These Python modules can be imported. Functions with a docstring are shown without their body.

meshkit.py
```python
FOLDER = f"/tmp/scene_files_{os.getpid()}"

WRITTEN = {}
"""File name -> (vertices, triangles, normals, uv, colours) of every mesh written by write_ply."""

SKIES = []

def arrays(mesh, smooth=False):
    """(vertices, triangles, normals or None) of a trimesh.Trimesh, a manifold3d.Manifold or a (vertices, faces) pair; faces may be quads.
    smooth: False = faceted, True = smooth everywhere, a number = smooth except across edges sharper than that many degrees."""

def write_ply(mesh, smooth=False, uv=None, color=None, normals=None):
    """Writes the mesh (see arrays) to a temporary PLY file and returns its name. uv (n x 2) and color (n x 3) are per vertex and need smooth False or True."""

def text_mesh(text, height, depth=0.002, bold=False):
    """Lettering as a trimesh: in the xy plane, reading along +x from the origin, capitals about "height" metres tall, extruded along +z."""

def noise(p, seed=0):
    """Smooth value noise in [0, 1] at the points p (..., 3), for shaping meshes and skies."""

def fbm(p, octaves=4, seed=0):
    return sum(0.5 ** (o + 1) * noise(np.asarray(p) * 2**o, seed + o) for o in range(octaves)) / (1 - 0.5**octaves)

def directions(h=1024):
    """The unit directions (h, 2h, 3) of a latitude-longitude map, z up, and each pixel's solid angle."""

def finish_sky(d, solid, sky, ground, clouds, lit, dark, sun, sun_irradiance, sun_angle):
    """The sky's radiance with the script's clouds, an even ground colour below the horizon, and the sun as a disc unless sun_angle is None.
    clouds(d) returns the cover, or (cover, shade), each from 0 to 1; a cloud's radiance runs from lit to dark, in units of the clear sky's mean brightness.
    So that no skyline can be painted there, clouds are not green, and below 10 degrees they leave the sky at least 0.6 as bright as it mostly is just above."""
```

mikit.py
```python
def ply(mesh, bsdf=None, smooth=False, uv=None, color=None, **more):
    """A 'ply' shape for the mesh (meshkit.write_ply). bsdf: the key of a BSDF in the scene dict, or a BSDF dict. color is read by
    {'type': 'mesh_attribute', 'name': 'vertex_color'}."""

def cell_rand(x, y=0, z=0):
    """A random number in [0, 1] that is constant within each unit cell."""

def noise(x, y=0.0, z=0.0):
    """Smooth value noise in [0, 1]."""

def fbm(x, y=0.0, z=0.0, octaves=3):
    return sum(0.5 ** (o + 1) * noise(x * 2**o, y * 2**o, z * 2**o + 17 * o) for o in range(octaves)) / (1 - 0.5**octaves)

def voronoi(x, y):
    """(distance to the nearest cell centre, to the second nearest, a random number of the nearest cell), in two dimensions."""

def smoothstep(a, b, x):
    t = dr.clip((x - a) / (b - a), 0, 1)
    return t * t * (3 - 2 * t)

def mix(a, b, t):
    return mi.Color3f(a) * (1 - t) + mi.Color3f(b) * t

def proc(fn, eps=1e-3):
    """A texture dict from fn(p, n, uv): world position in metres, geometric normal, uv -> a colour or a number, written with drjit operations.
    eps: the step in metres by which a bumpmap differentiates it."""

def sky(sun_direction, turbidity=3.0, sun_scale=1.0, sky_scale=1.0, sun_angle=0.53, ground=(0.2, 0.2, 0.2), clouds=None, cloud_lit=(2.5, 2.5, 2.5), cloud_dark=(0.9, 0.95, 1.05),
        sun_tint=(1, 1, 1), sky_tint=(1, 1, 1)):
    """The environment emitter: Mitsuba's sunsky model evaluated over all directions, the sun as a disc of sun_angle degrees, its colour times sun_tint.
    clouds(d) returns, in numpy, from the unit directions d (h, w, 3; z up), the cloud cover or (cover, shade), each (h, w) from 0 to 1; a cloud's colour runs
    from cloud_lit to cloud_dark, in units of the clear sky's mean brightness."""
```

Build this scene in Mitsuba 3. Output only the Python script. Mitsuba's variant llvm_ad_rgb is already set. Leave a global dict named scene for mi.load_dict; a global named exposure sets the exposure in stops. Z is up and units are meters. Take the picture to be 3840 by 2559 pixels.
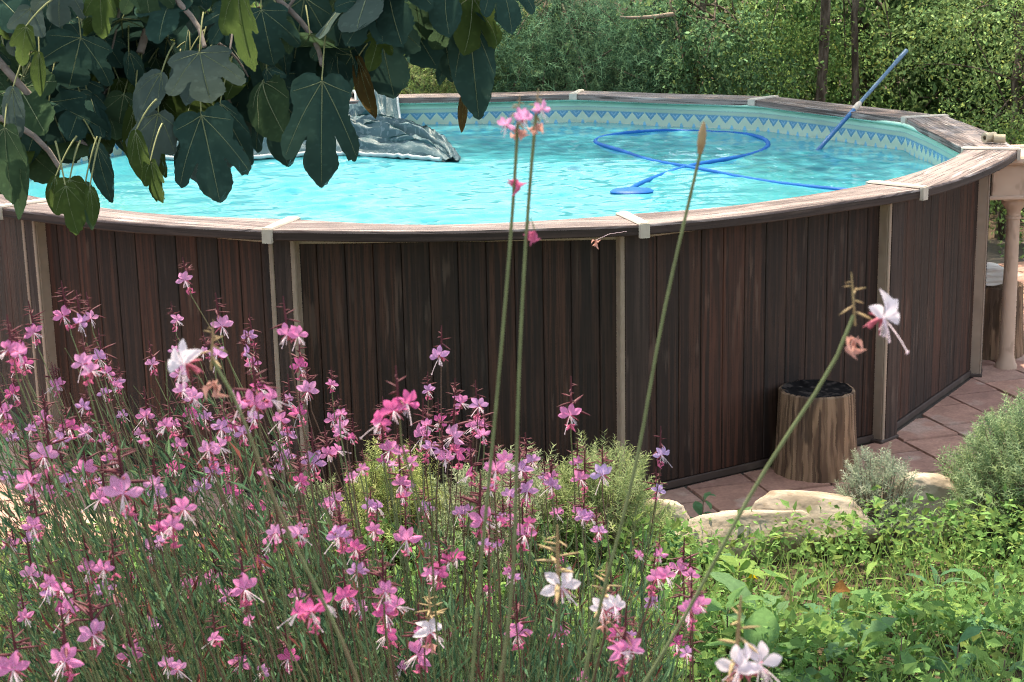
import math
import numpy as np, trimesh, shapely
import shapely.geometry as sg
import mitsuba as mi, drjit as dr
import mikit, meshkit
from mikit import noise, fbm, voronoi, cell_rand, smoothstep, mix

T = mi.ScalarTransform4f
scene, labels = {}, {}
PI = math.pi

# ------------------------------------------------------------------ camera, sky, exposure
CAMZ, PITCH, ROLL, FPX = 2.3687, 0.2405, -0.0205, 6353.06      # focal length in pixels of a 3840 wide picture
FWD = np.array([0, math.cos(PITCH), -math.sin(PITCH)])
_r0 = np.array([1.0, 0, 0]); _u0 = np.cross(_r0, FWD)
RIGHT = _r0 * math.cos(ROLL) + _u0 * math.sin(ROLL)
UP = -_r0 * math.sin(ROLL) + _u0 * math.cos(ROLL)
EYE = np.array([0, 0, CAMZ])
scene['camera'] = {'type': 'thinlens', 'fov': 2 * math.degrees(math.atan(1920 / FPX)), 'fov_axis': 'x',
                   'to_world': T().look_at(origin=EYE.tolist(), target=(EYE + FWD).tolist(), up=UP.tolist()),
                   'aperture_radius': 0.0011, 'focus_distance': 5.0, 'near_clip': 0.1, 'far_clip': 400.0}
SUN_AZ, SUN_EL = math.radians(-11), math.radians(71)
SUN = [math.sin(SUN_AZ) * math.cos(SUN_EL), math.cos(SUN_AZ) * math.cos(SUN_EL), math.sin(SUN_EL)]


def haze_clouds(d):
    c = meshkit.fbm(d * np.array([2.2, 2.2, 5.0]) + 3.1, 4, 5)
    return np.clip((c - 0.25) * 2.2, 0, 0.45)


scene['sky'] = mikit.sky(SUN, turbidity=5, clouds=haze_clouds, cloud_lit=(2.7, 2.7, 2.7), ground=(0.12, 0.14, 0.08))
exposure = 2.85

# ------------------------------------------------------------------ helpers
RNG = np.random.default_rng(11)


def at(px, py, z=None, y=None):
    """the point of the place that stands at this spot of the photograph (2353 wide), at height z or at distance y"""
    u, v = px * 3840 / 2353, py * 3840 / 2353
    d = FWD + RIGHT * (u - 1920) / FPX - UP * (v - 1279.5) / FPX
    t = (z - CAMZ) / d[2] if z is not None else y / d[1]
    return EYE + d * t


def px_size(px, y):
    """metres spanned by px pixels of the 2353 wide photograph at distance y"""
    return px * 3840 / 2353 / FPX * y * 1.03


_count = {}


def num(base):
    k = _count.get(base, 0)
    _count[base] = k + 1
    return base if k == 0 else f'{base}_{k:03d}'


def tag(key, label=None, cat=None, group=None, kind=None):
    d = labels.setdefault(key, {})
    for a, b in (('label', label), ('category', cat), ('group', group), ('kind', kind)):
        if b:
            d[a] = b
    return key


def put(key, mesh, bsdf, smooth=False, uv=None, color=None, **kw):
    scene[key] = mikit.ply(mesh, bsdf, smooth=smooth, uv=uv, color=color, **kw)
    return key


def part(parent, name, mesh, bsdf, smooth=False, **kw):
    return put(num(parent + '__' + name), mesh, bsdf, smooth, **kw)


def copy_to(key, src, m, bsdf=None):
    d = dict(src)
    d['to_world'] = T(m)
    if bsdf:
        d['bsdf'] = {'type': 'ref', 'id': bsdf}
    scene[key] = d
    return key


def frame(o, x, y, z):
    m = np.eye(4)
    m[:3, 0], m[:3, 1], m[:3, 2], m[:3, 3] = x, y, z, o
    return m


def unit(v):
    v = np.asarray(v, float)
    return v / (np.linalg.norm(v, axis=-1, keepdims=True) + 1e-12)


def moved(mesh, m):
    v, f = mesh
    f = np.asarray(f)
    return v @ m[:3, :3].T + m[:3, 3], (f if np.linalg.det(m[:3, :3]) > 0 else f[:, ::-1])


def cat(meshes):
    vs, fs, n = [], [], 0
    for v, f in meshes:
        vs.append(v); fs.append(np.asarray(f) + n); n += len(v)
    return np.vstack(vs), np.vstack(fs)


def box(lo, hi, bevel=0.0):
    lo, hi = np.asarray(lo, float), np.asarray(hi, float)
    if not bevel:
        m = trimesh.creation.box(bounds=[lo, hi])
        return np.array(m.vertices), np.array(m.faces)
    pts = []
    for sx in (0, 1):
        for sy in (0, 1):
            for sz in (0, 1):
                c = np.where([sx, sy, sz], hi, lo); s = np.where([sx, sy, sz], -1, 1) * bevel
                for k in range(3):
                    e = np.array([1.0, 1, 1]); e[k] = 0
                    pts.append(c + s * e)
    m = trimesh.convex.convex_hull(np.array(pts))
    return np.array(m.vertices), np.array(m.faces)


def hull(pts):
    m = trimesh.convex.convex_hull(np.asarray(pts))
    return np.array(m.vertices), np.array(m.faces)


def tube(points, radii, sides=6, caps=True):
    p = np.asarray(points, float); n = len(p)
    r = np.broadcast_to(radii, (n,)).astype(float)
    t = unit(np.gradient(p, axis=0))
    ref = np.array([0, 0, 1.0]) if abs(t[0][2]) < 0.9 else np.array([1.0, 0, 0])
    a = np.zeros_like(p)
    x = unit(np.cross(t[0], ref))
    for i in range(n):
        x = unit(x - t[i] * (x @ t[i])); a[i] = x
    b = np.cross(t, a)
    ang = np.arange(sides) * 2 * PI / sides
    v = (p[:, None] + r[:, None, None] * (np.cos(ang)[None, :, None] * a[:, None] + np.sin(ang)[None, :, None] * b[:, None])).reshape(-1, 3)
    i, j = np.meshgrid(np.arange(n - 1), np.arange(sides), indexing='ij')
    q = np.stack([i * sides + j, i * sides + (j + 1) % sides, (i + 1) * sides + (j + 1) % sides, (i + 1) * sides + j], -1).reshape(-1, 4)
    f = np.vstack([q[:, [0, 1, 2]], q[:, [0, 2, 3]]])
    if caps:
        v = np.vstack([v, p[:1], p[-1:]]); k = n * sides
        j = np.arange(sides)
        f = np.vstack([f, np.stack([np.full(sides, k), (j + 1) % sides, j], 1), np.stack([np.full(sides, k + 1), (n - 1) * sides + j, (n - 1) * sides + (j + 1) % sides], 1)])
    return v, f


def bez(p0, p1, p2, n=8):
    t = np.linspace(0, 1, n)[:, None]
    return (1 - t) ** 2 * p0 + 2 * t * (1 - t) * p1 + t * t * p2


def spline(pts, n=60):
    from scipy.interpolate import CubicSpline
    p = np.asarray(pts, float)
    s = np.concatenate([[0], np.cumsum(np.linalg.norm(np.diff(p, axis=0), axis=1))])
    return CubicSpline(s, p)(np.linspace(0, s[-1], n))


def lathe(profile, seg=28):
    pr = np.asarray(profile, float); n = len(pr)
    a = np.arange(seg) * 2 * PI / seg
    v = np.stack([pr[:, None, 0] * np.cos(a), pr[:, None, 0] * np.sin(a), np.repeat(pr[:, 1:2], seg, 1)], -1).reshape(-1, 3)
    i, j = np.meshgrid(np.arange(n - 1), np.arange(seg), indexing='ij')
    q = np.stack([i * seg + j, i * seg + (j + 1) % seg, (i + 1) * seg + (j + 1) % seg, (i + 1) * seg + j], -1).reshape(-1, 4)
    return v, np.vstack([q[:, [0, 1, 2]], q[:, [0, 2, 3]]])


def scatter(tv, tf, pos, X, Y, Z, size, color=None):
    """one mesh of many copies of the template (tv, tf): columns X, Y, Z are each copy's axes, size (n,) or (n,3)"""
    n = len(pos)
    s = np.broadcast_to(np.asarray(size, float).reshape(n, -1), (n, 3))
    v = (tv[None, :, 0:1] * (X * s[:, :1])[:, None] + tv[None, :, 1:2] * (Y * s[:, 1:2])[:, None] + tv[None, :, 2:3] * (Z * s[:, 2:3])[:, None] + pos[:, None]).reshape(-1, 3)
    f = (tf[None] + (np.arange(n) * len(tv))[:, None, None]).reshape(-1, 3)
    c = None if color is None else np.repeat(color, len(tv), axis=0)
    return (v, f), c


def axes_for(d, n):
    """orthonormal leaf axes: Y along d, Z near n"""
    Y = unit(d); X = unit(np.cross(Y, n)); Z = np.cross(X, Y)
    return X, Y, Z


def rand_unit(n, rng=RNG):
    return unit(rng.normal(size=(n, 3)))


# leaf templates: base at the origin, tip at (0,1,0), face towards +z
LEAF6 = (np.array([[0, 0, 0], [-.26, .38, .05], [.26, .38, .05], [0, .42, -.03], [-.19, .72, .0], [.19, .72, .0], [0, .74, -.05], [0, 1, -.12]], float),
         np.array([[0, 3, 1], [0, 2, 3], [1, 3, 6], [1, 6, 4], [3, 2, 5], [3, 5, 6], [4, 6, 7], [6, 5, 7]]))
LEAF4 = (np.array([[0, 0, 0], [-.24, .45, .06], [.24, .45, .06], [0, .5, -.02], [0, 1, -.08]], float), np.array([[0, 3, 1], [0, 2, 3], [1, 3, 4], [3, 2, 4]]))
BLADE = (np.array([[-.5, 0, 0], [.5, 0, 0], [-.4, .5, .0], [.4, .5, .0], [0, 1, -.02]], float), np.array([[0, 1, 3], [0, 3, 2], [2, 3, 4]]))


def ground_z(x, y):
    x, y = np.asarray(x, float), np.asarray(y, float)
    s = np.clip(6.35 - y, 0, 20)
    z = -0.03 + 0.115 * s * np.clip(s / 0.5, 0, 1)
    p = np.stack([x * 1.7, y * 1.7, 0 * x], -1)
    return z + 0.05 * (meshkit.fbm(p, 3, 7) - 0.5) * np.clip(s / 0.6, 0, 1)


# ------------------------------------------------------------------ materials
def leaf_bsdf(name, rgb=None, trans=0.9, rough=0.45):
    scene[name] = {'type': 'principledthin', 'base_color': {'type': 'mesh_attribute', 'name': 'vertex_color'} if rgb is None else ({'type': 'rgb', 'value': list(rgb)} if not callable(rgb) else mikit.proc(rgb)),
                   'roughness': rough, 'diff_trans': trans, 'eta': 1.4}


leaf_bsdf('foliage', None, 1.3, 0.5)
leaf_bsdf('foliage_gloss', None, 1.3, 0.2)


def principled(name, col, rough=0.6, spec=0.4, bump=None, two=True, **kw):
    c = mikit.proc(col) if callable(col) else {'type': 'rgb', 'value': list(col)}
    b = {'type': 'principled', 'base_color': c, 'roughness': mikit.proc(rough) if callable(rough) else rough, 'specular': spec, **kw}
    if bump:
        b = {'type': 'bumpmap', 'arbitrary': mikit.proc(bump[0], eps=bump[2] if len(bump) > 2 else 2e-3), 'scale': bump[1], 'bsdf': b}
    scene[name] = {'type': 'twosided', 'bsdf': b} if two else b


def plank_col(seed, dark, red, grey):
    def f(p, n, uv):
        # uv: x across the plank (m), y along it (m)
        g = fbm(uv.x * 90 + seed, uv.y * 2.2, seed, octaves=3)
        fine = noise(uv.x * 420, uv.y * 9, seed + 3)
        c = mix(dark, red, smoothstep(0.35, 0.75, g))
        c = mix(c, mi.Color3f(dark) * 0.5, 0.55 * smoothstep(0.55, 0.8, fine))
        wear = smoothstep(0.60, 0.78, fbm(uv.x * 50, uv.y * 5, seed + 9)) * smoothstep(0.5, 0.7, noise(p.x * 3 + seed, p.y * 3, p.z * 2.5))
        return mix(c, grey, 0.42 * wear)
    return f


def plank_bump(p, n, uv):
    return fbm(uv.x * 160, uv.y * 4, 2.0, octaves=2)


for k, (d, r, g) in enumerate([((.0200, .0115, .0085), (.062, .028, .017), (.15, .10, .075)), ((.0175, .0115, .0090), (.050, .026, .017), (.13, .095, .07)),
                               ((.0240, .0130, .0090), (.082, .031, .018), (.16, .10, .07)), ((.0155, .0105, .0085), (.044, .022, .0145), (.11, .08, .06))]):
    principled(f'plank_{k}', plank_col(3.7 * k + 1, d, r, g), 0.62, 0.35, (plank_bump, 0.0008))


def rail_col(p, n, uv):
    # uv in metres: x across the rail, y along it
    g = fbm(uv.x * 70, uv.y * 2.0, 1.5, octaves=3)
    big = noise(uv.x * 16, uv.y * 1.1, 7.0)
    c = mix((.095, .064, .054), (.25, .20, .178), smoothstep(0.32, 0.62, g * 0.6 + big * 0.4))
    c = mix(c, (.50, .45, .415), 0.75 * smoothstep(0.55, 0.8, fbm(uv.x * 40, uv.y * 3.2, 4.5)))
    return mix(c, (.035, .022, .018), 0.8 * smoothstep(0.62, 0.72, noise(uv.x * 240, uv.y * 5, 3.0)))


principled('rail_wood', rail_col, 0.55, 0.4, (lambda p, n, uv: fbm(uv.x * 130, uv.y * 4, 5.0, octaves=2), 0.0009))


def speck(rgb, amp=0.2, s=35, dirt=(.16, .13, .1), da=0.35):
    def f(p, n, uv):
        a = fbm(p.x * s, p.y * s, p.z * s)
        c = mi.Color3f(rgb) * (1 + amp * (a - 0.5) * 2)
        return mix(c, dirt, da * smoothstep(0.58, 0.75, fbm(p.x * 9 + 4, p.y * 9, p.z * 5)))
    return f


principled('post_beige', speck((.30, .235, .175), 0.12, 30, (.22, .16, .12), .5), 0.5, 0.4)
principled('post_insert', plank_col(8.3, (.026, .017, .014), (.06, .039, .031), (.13, .10, .08)), 0.6, 0.35)
principled('cap_plastic', speck((.50, .45, .37), 0.08, 40, (.36, .30, .22), .4), 0.42, 0.45)
principled('track_metal', (.36, .29, .22), 0.5, 0.4)
principled('track_dark', speck((.07, .05, .042), .2, 40), 0.6, 0.3)
principled('board_brown', (.040, .025, .019), 0.8, 0.2)

POOL_C = np.array([-0.1955, 9.4953])


def liner_col(p, n, uv):
    # printed liner: uv.x metres round the pool, uv.y height
    z = uv.y
    per = 0.096
    u = (uv.x / per) - dr.floor(uv.x / per)
    mint, sage = mi.Color3f(.30, .54, .42), mi.Color3f(.32, .45, .35)
    blue, cream, aqua = mi.Color3f(.09, .25, .38), mi.Color3f(.40, .52, .40), mi.Color3f(.10, .52, .58)
    c = dr.select(z > 1.112, mint, sage)
    tri = dr.abs(u - 0.5) * 2                      # 0 in the middle of a tile, 1 at its edge
    h = (1.085 - z) / 0.052                        # 0 at the top of the blue row, 1 at its tip
    inblue = (h > 0) & (h < 1) & (tri < 1 - h)
    inner = (h > 0.12) & (h < 0.62) & (tri < 0.62 - h) & (tri > 0.40 - h)
    c = dr.select(z < 1.085, cream, c)
    c = dr.select(inblue, blue, c)
    c = dr.select(inner, mi.Color3f(.20, .36, .44), c)
    low = (z < 1.022) & (tri > 0.62 + (z - 0.99) * 9.0)
    c = dr.select(low, mi.Color3f(.16, .42, .56), c)
    line = (dr.abs(z - 1.112) < 0.0035) | (dr.abs(z - 1.088) < 0.003)
    c = dr.select(line, mi.Color3f(.26, .40, .36), c)
    c = dr.select(z < 0.985, aqua, c)
    return c * (0.92 + 0.16 * noise(uv.x * 6, uv.y * 30, 2.0))


scene['liner'] = {'type': 'twosided', 'bsdf': {'type': 'principled', 'base_color': mikit.proc(liner_col), 'roughness': 0.35, 'specular': 0.5}}


def water_col(p, n, uv):
    a = fbm(p.x * 1.3, p.y * 2.6, 3.0)
    return mix((.040, .27, .325), (.062, .31, .365), a)


scene['water_mat'] = {'type': 'plastic', 'diffuse_reflectance': mikit.proc(water_col), 'int_ior': 1.33, 'nonlinear': False}
for k, c in enumerate([(.38, .215, .16), (.42, .24, .18), (.35, .20, .155), (.40, .25, .195)]):
    def tcol(p, n, uv, c=c, k=k):
        a = fbm(p.x * 16 + k * 5, p.y * 16, p.z * 16)
        b = noise(p.x * 110, p.y * 110, 1.0 + k)
        r = mix(mi.Color3f(c) * 0.78, mi.Color3f(c) * 1.18, a)
        r = mix(r, (.52, .42, .35), 0.45 * smoothstep(0.58, 0.75, fbm(p.x * 7, p.y * 7, 5.0 + k)))
        return r * (0.88 + 0.24 * b)
    principled(f'terracotta_{k}', tcol, 0.7, 0.3, (lambda p, n, uv: fbm(p.x * 60, p.y * 60, p.z * 60, octaves=2), 0.0012))
principled('grout', speck((.10, .085, .07), .3, 60), 0.9, 0.1)


def soil_col(p, n, uv):
    a = fbm(p.x * 14, p.y * 14, p.z * 14, octaves=4)
    return mix((.030, .023, .016), (.10, .075, .05), a)


principled('soil', soil_col, 0.95, 0.1, (lambda p, n, uv: fbm(p.x * 30, p.y * 30, p.z * 30, octaves=3), 0.012, 4e-3))


def bark_col(p, n, uv):
    a = fbm(p.x * 30, p.y * 30, p.z * 7, octaves=4)
    return mix((.055, .040, .030), (.20, .16, .125), smoothstep(0.3, 0.75, a))


principled('bark', bark_col, 0.9, 0.15, (lambda p, n, uv: fbm(p.x * 40, p.y * 40, p.z * 9, octaves=3), 0.008, 3e-3))

# ------------------------------------------------------------------ ground
def grid_mesh(xs, ys, zf):
    X, Y = np.meshgrid(xs, ys, indexing='xy')
    v = np.stack([X, Y, zf(X, Y)], -1).reshape(-1, 3)
    w = len(xs)
    i, j = np.meshgrid(np.arange(len(ys) - 1), np.arange(w - 1), indexing='ij')
    a = (i * w + j).ravel()
    return v, np.vstack([np.stack([a, a + 1, a + w + 1], 1), np.stack([a, a + w + 1, a + w], 1)])


gx = np.concatenate([[-200, -60, -20, -8], np.arange(-4, 5.01, .06), [8, 20, 60, 200]])
gy = np.concatenate([[-60, -20, -6, -2], np.arange(0, 7.01, .06), [7.5, 9, 12, 16, 22, 40, 90, 250]])
put('ground', grid_mesh(gx, gy, lambda X, Y: ground_z(X, Y)), 'soil', smooth=True)
tag('ground', 'bare dark garden soil under the plants', kind='structure')

# ------------------------------------------------------------------ the pool
NS = 12
A0 = -2.36
RO, RI, RP = 2.9105, 2.6482, 2.7503
DA = dict(zip(range(1, 8), (-.0071, -.0051, .0027, -.023, .0003, .0213, .0106)))
DR = dict(zip(range(1, 8), (-.0236, .0146, -.0293, .0217, .0269, .0024, -.013)))
ZT = 1.2


def corner(R, k, z=None):
    k = k % NS
    a = A0 + 2 * PI * k / NS + DA.get(k, 0)
    r = R + DR.get(k, 0)
    p = np.array([POOL_C[0] + r * math.cos(a), POOL_C[1] + r * math.sin(a)])
    return p if z is None else np.array([p[0], p[1], z])


pool = 'swimming_pool'
tag(pool, 'large round above-ground swimming pool clad in dark brown wooden planks', 'swimming pool')


def planar_uv(v, o, ex, ey):
    d = v - o
    return np.stack([d @ ex, d @ ey], 1)


def split(mesh):
    """vertices of its own for every face, so that uv keeps to the face"""
    v, f = mesh
    return v[f.ravel()], np.arange(len(f) * 3).reshape(-1, 3)


for k in range(NS):
    a, b = corner(RP - .02, k, 0), corner(RP - .02, k + 1, 0)
    L = np.linalg.norm(b - a); ex = (b - a) / L; ez = np.array([0, 0, 1.0]); en = np.cross(ex, ez)
    if en[:2] @ (a[:2] - POOL_C) < 0:
        en = -en
    m = frame(a, ex, en, ez)

    def loc(mesh, m=m):
        return moved(mesh, m)
    panel = part(pool, 'wall_panel', loc(box([0.0, -.016, .03], [L, -.006, 1.145])), 'board_brown')
    n = 12
    w = (L - .02) / n
    for i in range(n):
        x0 = .01 + i * w
        bow = .0015 * RNG.random()
        pl = box([x0 + .0011, -.003, .035 + .004 * RNG.random()], [x0 + w - .0011, .010 + bow, 1.135], .003)
        pv, pf = split(pl)
        uv = np.stack([pv[:, 0] + k * 1.7 + i * .31, pv[:, 2]], 1)
        part(panel, 'plank', loc((pv, pf)), f'plank_{int(RNG.integers(4))}', uv=uv)
    part(pool, 'upper_track', loc(box([.0, -.004, 1.112], [L, .013, 1.126], .002)), 'track_metal')
    part(pool, 'lower_track', loc(box([.0, -.004, .0], [L, .016, .034], .003)), 'track_dark')

for k in range(NS):
    c = corner(RP, k, 0)
    er = np.array([*unit(c[:2] - POOL_C), 0.0]); et = np.array([-er[1], er[0], 0.0]); ez = np.array([0, 0, 1.0])
    m = frame(c, et, er, ez)

    def loc(mesh, m=m):
        return moved(mesh, m)
    up = cat([box([-.058, -.055, .0], [.058, .022, 1.14], .004), box([-.058, .020, .0], [-.038, .030, 1.14], .003), box([.038, .020, .0], [.058, .030, 1.14], .003)])
    u = part(pool, 'upright', loc(up), 'post_beige')
    iv, jf = split(box([-.037, .021, .01], [.0615 if k in (2, 3, 4) else .037, .0325 if k in (2, 3, 4) else .0265, 1.138], .002))
    part(u, 'insert', loc((iv, jf)), 'post_insert', uv=np.stack([iv[:, 0] + k, iv[:, 2]], 1))
    part(u, 'foot', loc(box([-.075, -.05, -.002], [.075, .036, .018], .004)), 'track_dark')

for k in range(NS):
    # rail between corner k and k + 1: a board whose outer edge turns down
    o0, o1, i0, i1 = (corner(R, q) for R, q in ((RO, k), (RO, k + 1), (RI, k), (RI, k + 1)))
    ax = unit(o1 - o0); nn = unit((o0 + o1) / 2 - (i0 + i1) / 2)
    prof = [(0, -.038), (0, -.004), (.004, 0), (.985, 0), (.994, -.004), (1, -.010), (1, -.040), (.985, -.044), (.975, -.042), (.97, -.034)]
    nseg = 10
    vs = []
    for s in np.linspace(0, 1, nseg):
        pi_, po_ = i0 + (i1 - i0) * s, o0 + (o1 - o0) * s
        bow = 4 * s * (1 - s)
        pi_ = pi_ + nn * bow * {1: .15, 0: .085, 2: .085, 11: .08, 3: .06}.get(k, .0); po_ = po_ + nn * bow * .052
        sag = -.004 * math.sin(PI * s) + .0015 * math.sin(9 * s + k)
        for t, dz in prof:
            p = pi_ + (po_ - pi_) * t
            vs.append([p[0], p[1], ZT + dz + sag])
    vs = np.array(vs); P = len(prof)
    i, j = np.meshgrid(np.arange(nseg - 1), np.arange(P), indexing='ij')
    q = np.stack([i * P + j, i * P + (j + 1) % P, (i + 1) * P + (j + 1) % P, (i + 1) * P + j], -1).reshape(-1, 4)
    f = np.vstack([q[:, [0, 1, 2]], q[:, [0, 2, 3]]])
    jj = np.tile(j.ravel(), 2)
    low = np.isin(jj, [5, 6, 7, 8])
    fas = split((vs, f[low])); f = f[~low]
    sv, sf = split((vs, f))
    d2 = sv[:, :2] - (i0 + i1) / 2
    uv = np.stack([d2 @ nn + (sv[:, 2] - ZT) * 0.9 + k * .7, d2 @ ax + k * 3.1], 1)
    rk = part(pool, 'top_rail', (sv, sf), 'rail_wood', uv=uv)
    fd = fas[0][:, :2] - (i0 + i1) / 2
    part(rk, 'fascia', fas, 'post_insert', uv=np.stack([fas[0][:, 2] + k, fd @ ax], 1))

for k in range(NS):
    ci, co = corner(RI - .012, k), corner(RO + .008, k)
    er = unit(co - ci); et = np.array([-er[1], er[0]])
    L = np.linalg.norm(co - ci)
    m = frame([ci[0], ci[1], ZT], [et[0], et[1], 0], [er[0], er[1], 0], [0, 0, 1])
    w0, w1 = .028, .022
    top = hull([[s * (w0 + (w1 - w0) * t) * q, L * t, z] for s in (-1, 1) for t in (0, 1) for z, q in ((.002, 1), (.010, .8))])
    face = hull([[s * w1 * q, y, z] for s in (-1, 1) for y, q in ((L - .012, 1), (L + .006, .88)) for z in (-.052, .006)])
    lip = hull([[s * w0, y, z] for s in (-1, 1) for y in (-.008, .004) for z in (-.035, .006)])
    me = cat([top, face, lip])
    part(pool, 'rail_cap', moved(me, m), 'cap_plastic')

# liner: the printed inner skin
na = 360
LR = 2.672
ang = np.linspace(0, 2 * PI, na + 1)


def poly_r(a, R):
    q = (a - A0) / (2 * PI / NS); fr = (q - np.floor(q) - .5) * 2 * PI / NS
    return R * (0.25 + 0.75 * math.cos(PI / NS) / np.cos(fr)) if True else R


lr = np.array([poly_r(t, LR) for t in ang])
zs = [1.163, 1.160, 1.112, 1.06, 1.0, .9, .5, .05]
lv = np.array([[POOL_C[0] + r * math.cos(t), POOL_C[1] + r * math.sin(t), z] for z in zs for r, t in zip(lr, ang)])
lv[:na + 1, :2] += np.stack([np.cos(ang), np.sin(ang)], 1) * .11
lv[:na + 1, 2] = 1.1605
luv = np.array([[t * LR, z] for z in zs for t in ang])
w = na + 1
i, j = np.meshgrid(np.arange(len(zs) - 1), np.arange(na), indexing='ij')
a_ = (i * w + j).ravel()
lf = np.vstack([np.stack([a_, a_ + 1, a_ + w + 1], 1), np.stack([a_, a_ + w + 1, a_ + w], 1)])
part(pool, 'liner', (lv, lf), 'liner', smooth=True, uv=luv)
bead = np.array([[POOL_C[0] + (r - .006) * math.cos(t), POOL_C[1] + (r - .006) * math.sin(t), 1.160] for r, t in zip(lr, ang)])
principled('mint', (.45, .72, .56), .4, .4)
part(pool, 'liner_bead', tube(bead[::3], .012, 6, False), 'mint', smooth=True)
tag('swimming_pool__liner', 'pale green liner with a printed band of blue triangles')

# water
WZ = 1.0
step = .018
xs = np.arange(-2.75, 2.76, step); ys = np.arange(-2.75, 2.76, step)
X, Y = np.meshgrid(xs, ys)
wr = np.random.default_rng(5)
Zw = np.zeros_like(X)
for q in range(70):
    lam = .07 * (1.0 / .07) ** (wr.random() ** 1.3)
    th = wr.normal() * 0.9 + PI / 2 + 0.35
    kx, ky = 2 * PI / lam * math.cos(th), 2 * PI / lam * math.sin(th)
    amp = lam * .0021 * wr.random()
    Zw += amp * np.sin(kx * X + ky * Y + wr.random() * 7 + .6 * np.sin(X * 1.3 + q) + .5 * np.sin(Y * 1.7 + 2 * q))
mask_amp = .45 + 1.1 * meshkit.fbm(np.stack([X * .7 + 4, Y * .9, 0 * X], -1), 3, 3)
# a gust roughens the nearer half of the water
gust = np.clip((.58 - Y - .05 * np.sin(X * 3.1) - .03 * np.sin(X * 9 + 1)) / .06, 0, 1) * np.clip((X + 1.9) / .5, 0, 1) * np.clip((1.55 - X) / 1.1, 0, 1)
gust *= np.clip((Y + 1.35 + 1.5 * np.clip(X + .75, -.5, .4)) / .15, 0.15, 1)
gust *= .75 + .7 * meshkit.fbm(np.stack([X * 1.6, Y * 2.6, 0 * X], -1), 3, 9)
Zg = np.zeros_like(X)
for q in range(60):
    lam = .07 + .16 * wr.random()
    th = wr.normal() * .55 + PI / 2 + .2
    Zg += lam * .0100 * wr.random() * np.sin(2 * PI / lam * (math.cos(th) * X + math.sin(th) * Y) + wr.random() * 7 + .8 * np.sin(X * 2.3 + q) + .6 * np.sin(Y * 2.9 + 2 * q))
Zw = Zw * mask_amp + Zg * gust
Vw = np.stack([X + POOL_C[0], Y + POOL_C[1], WZ + Zw], -1).reshape(-1, 3)
wn = len(xs)
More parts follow.
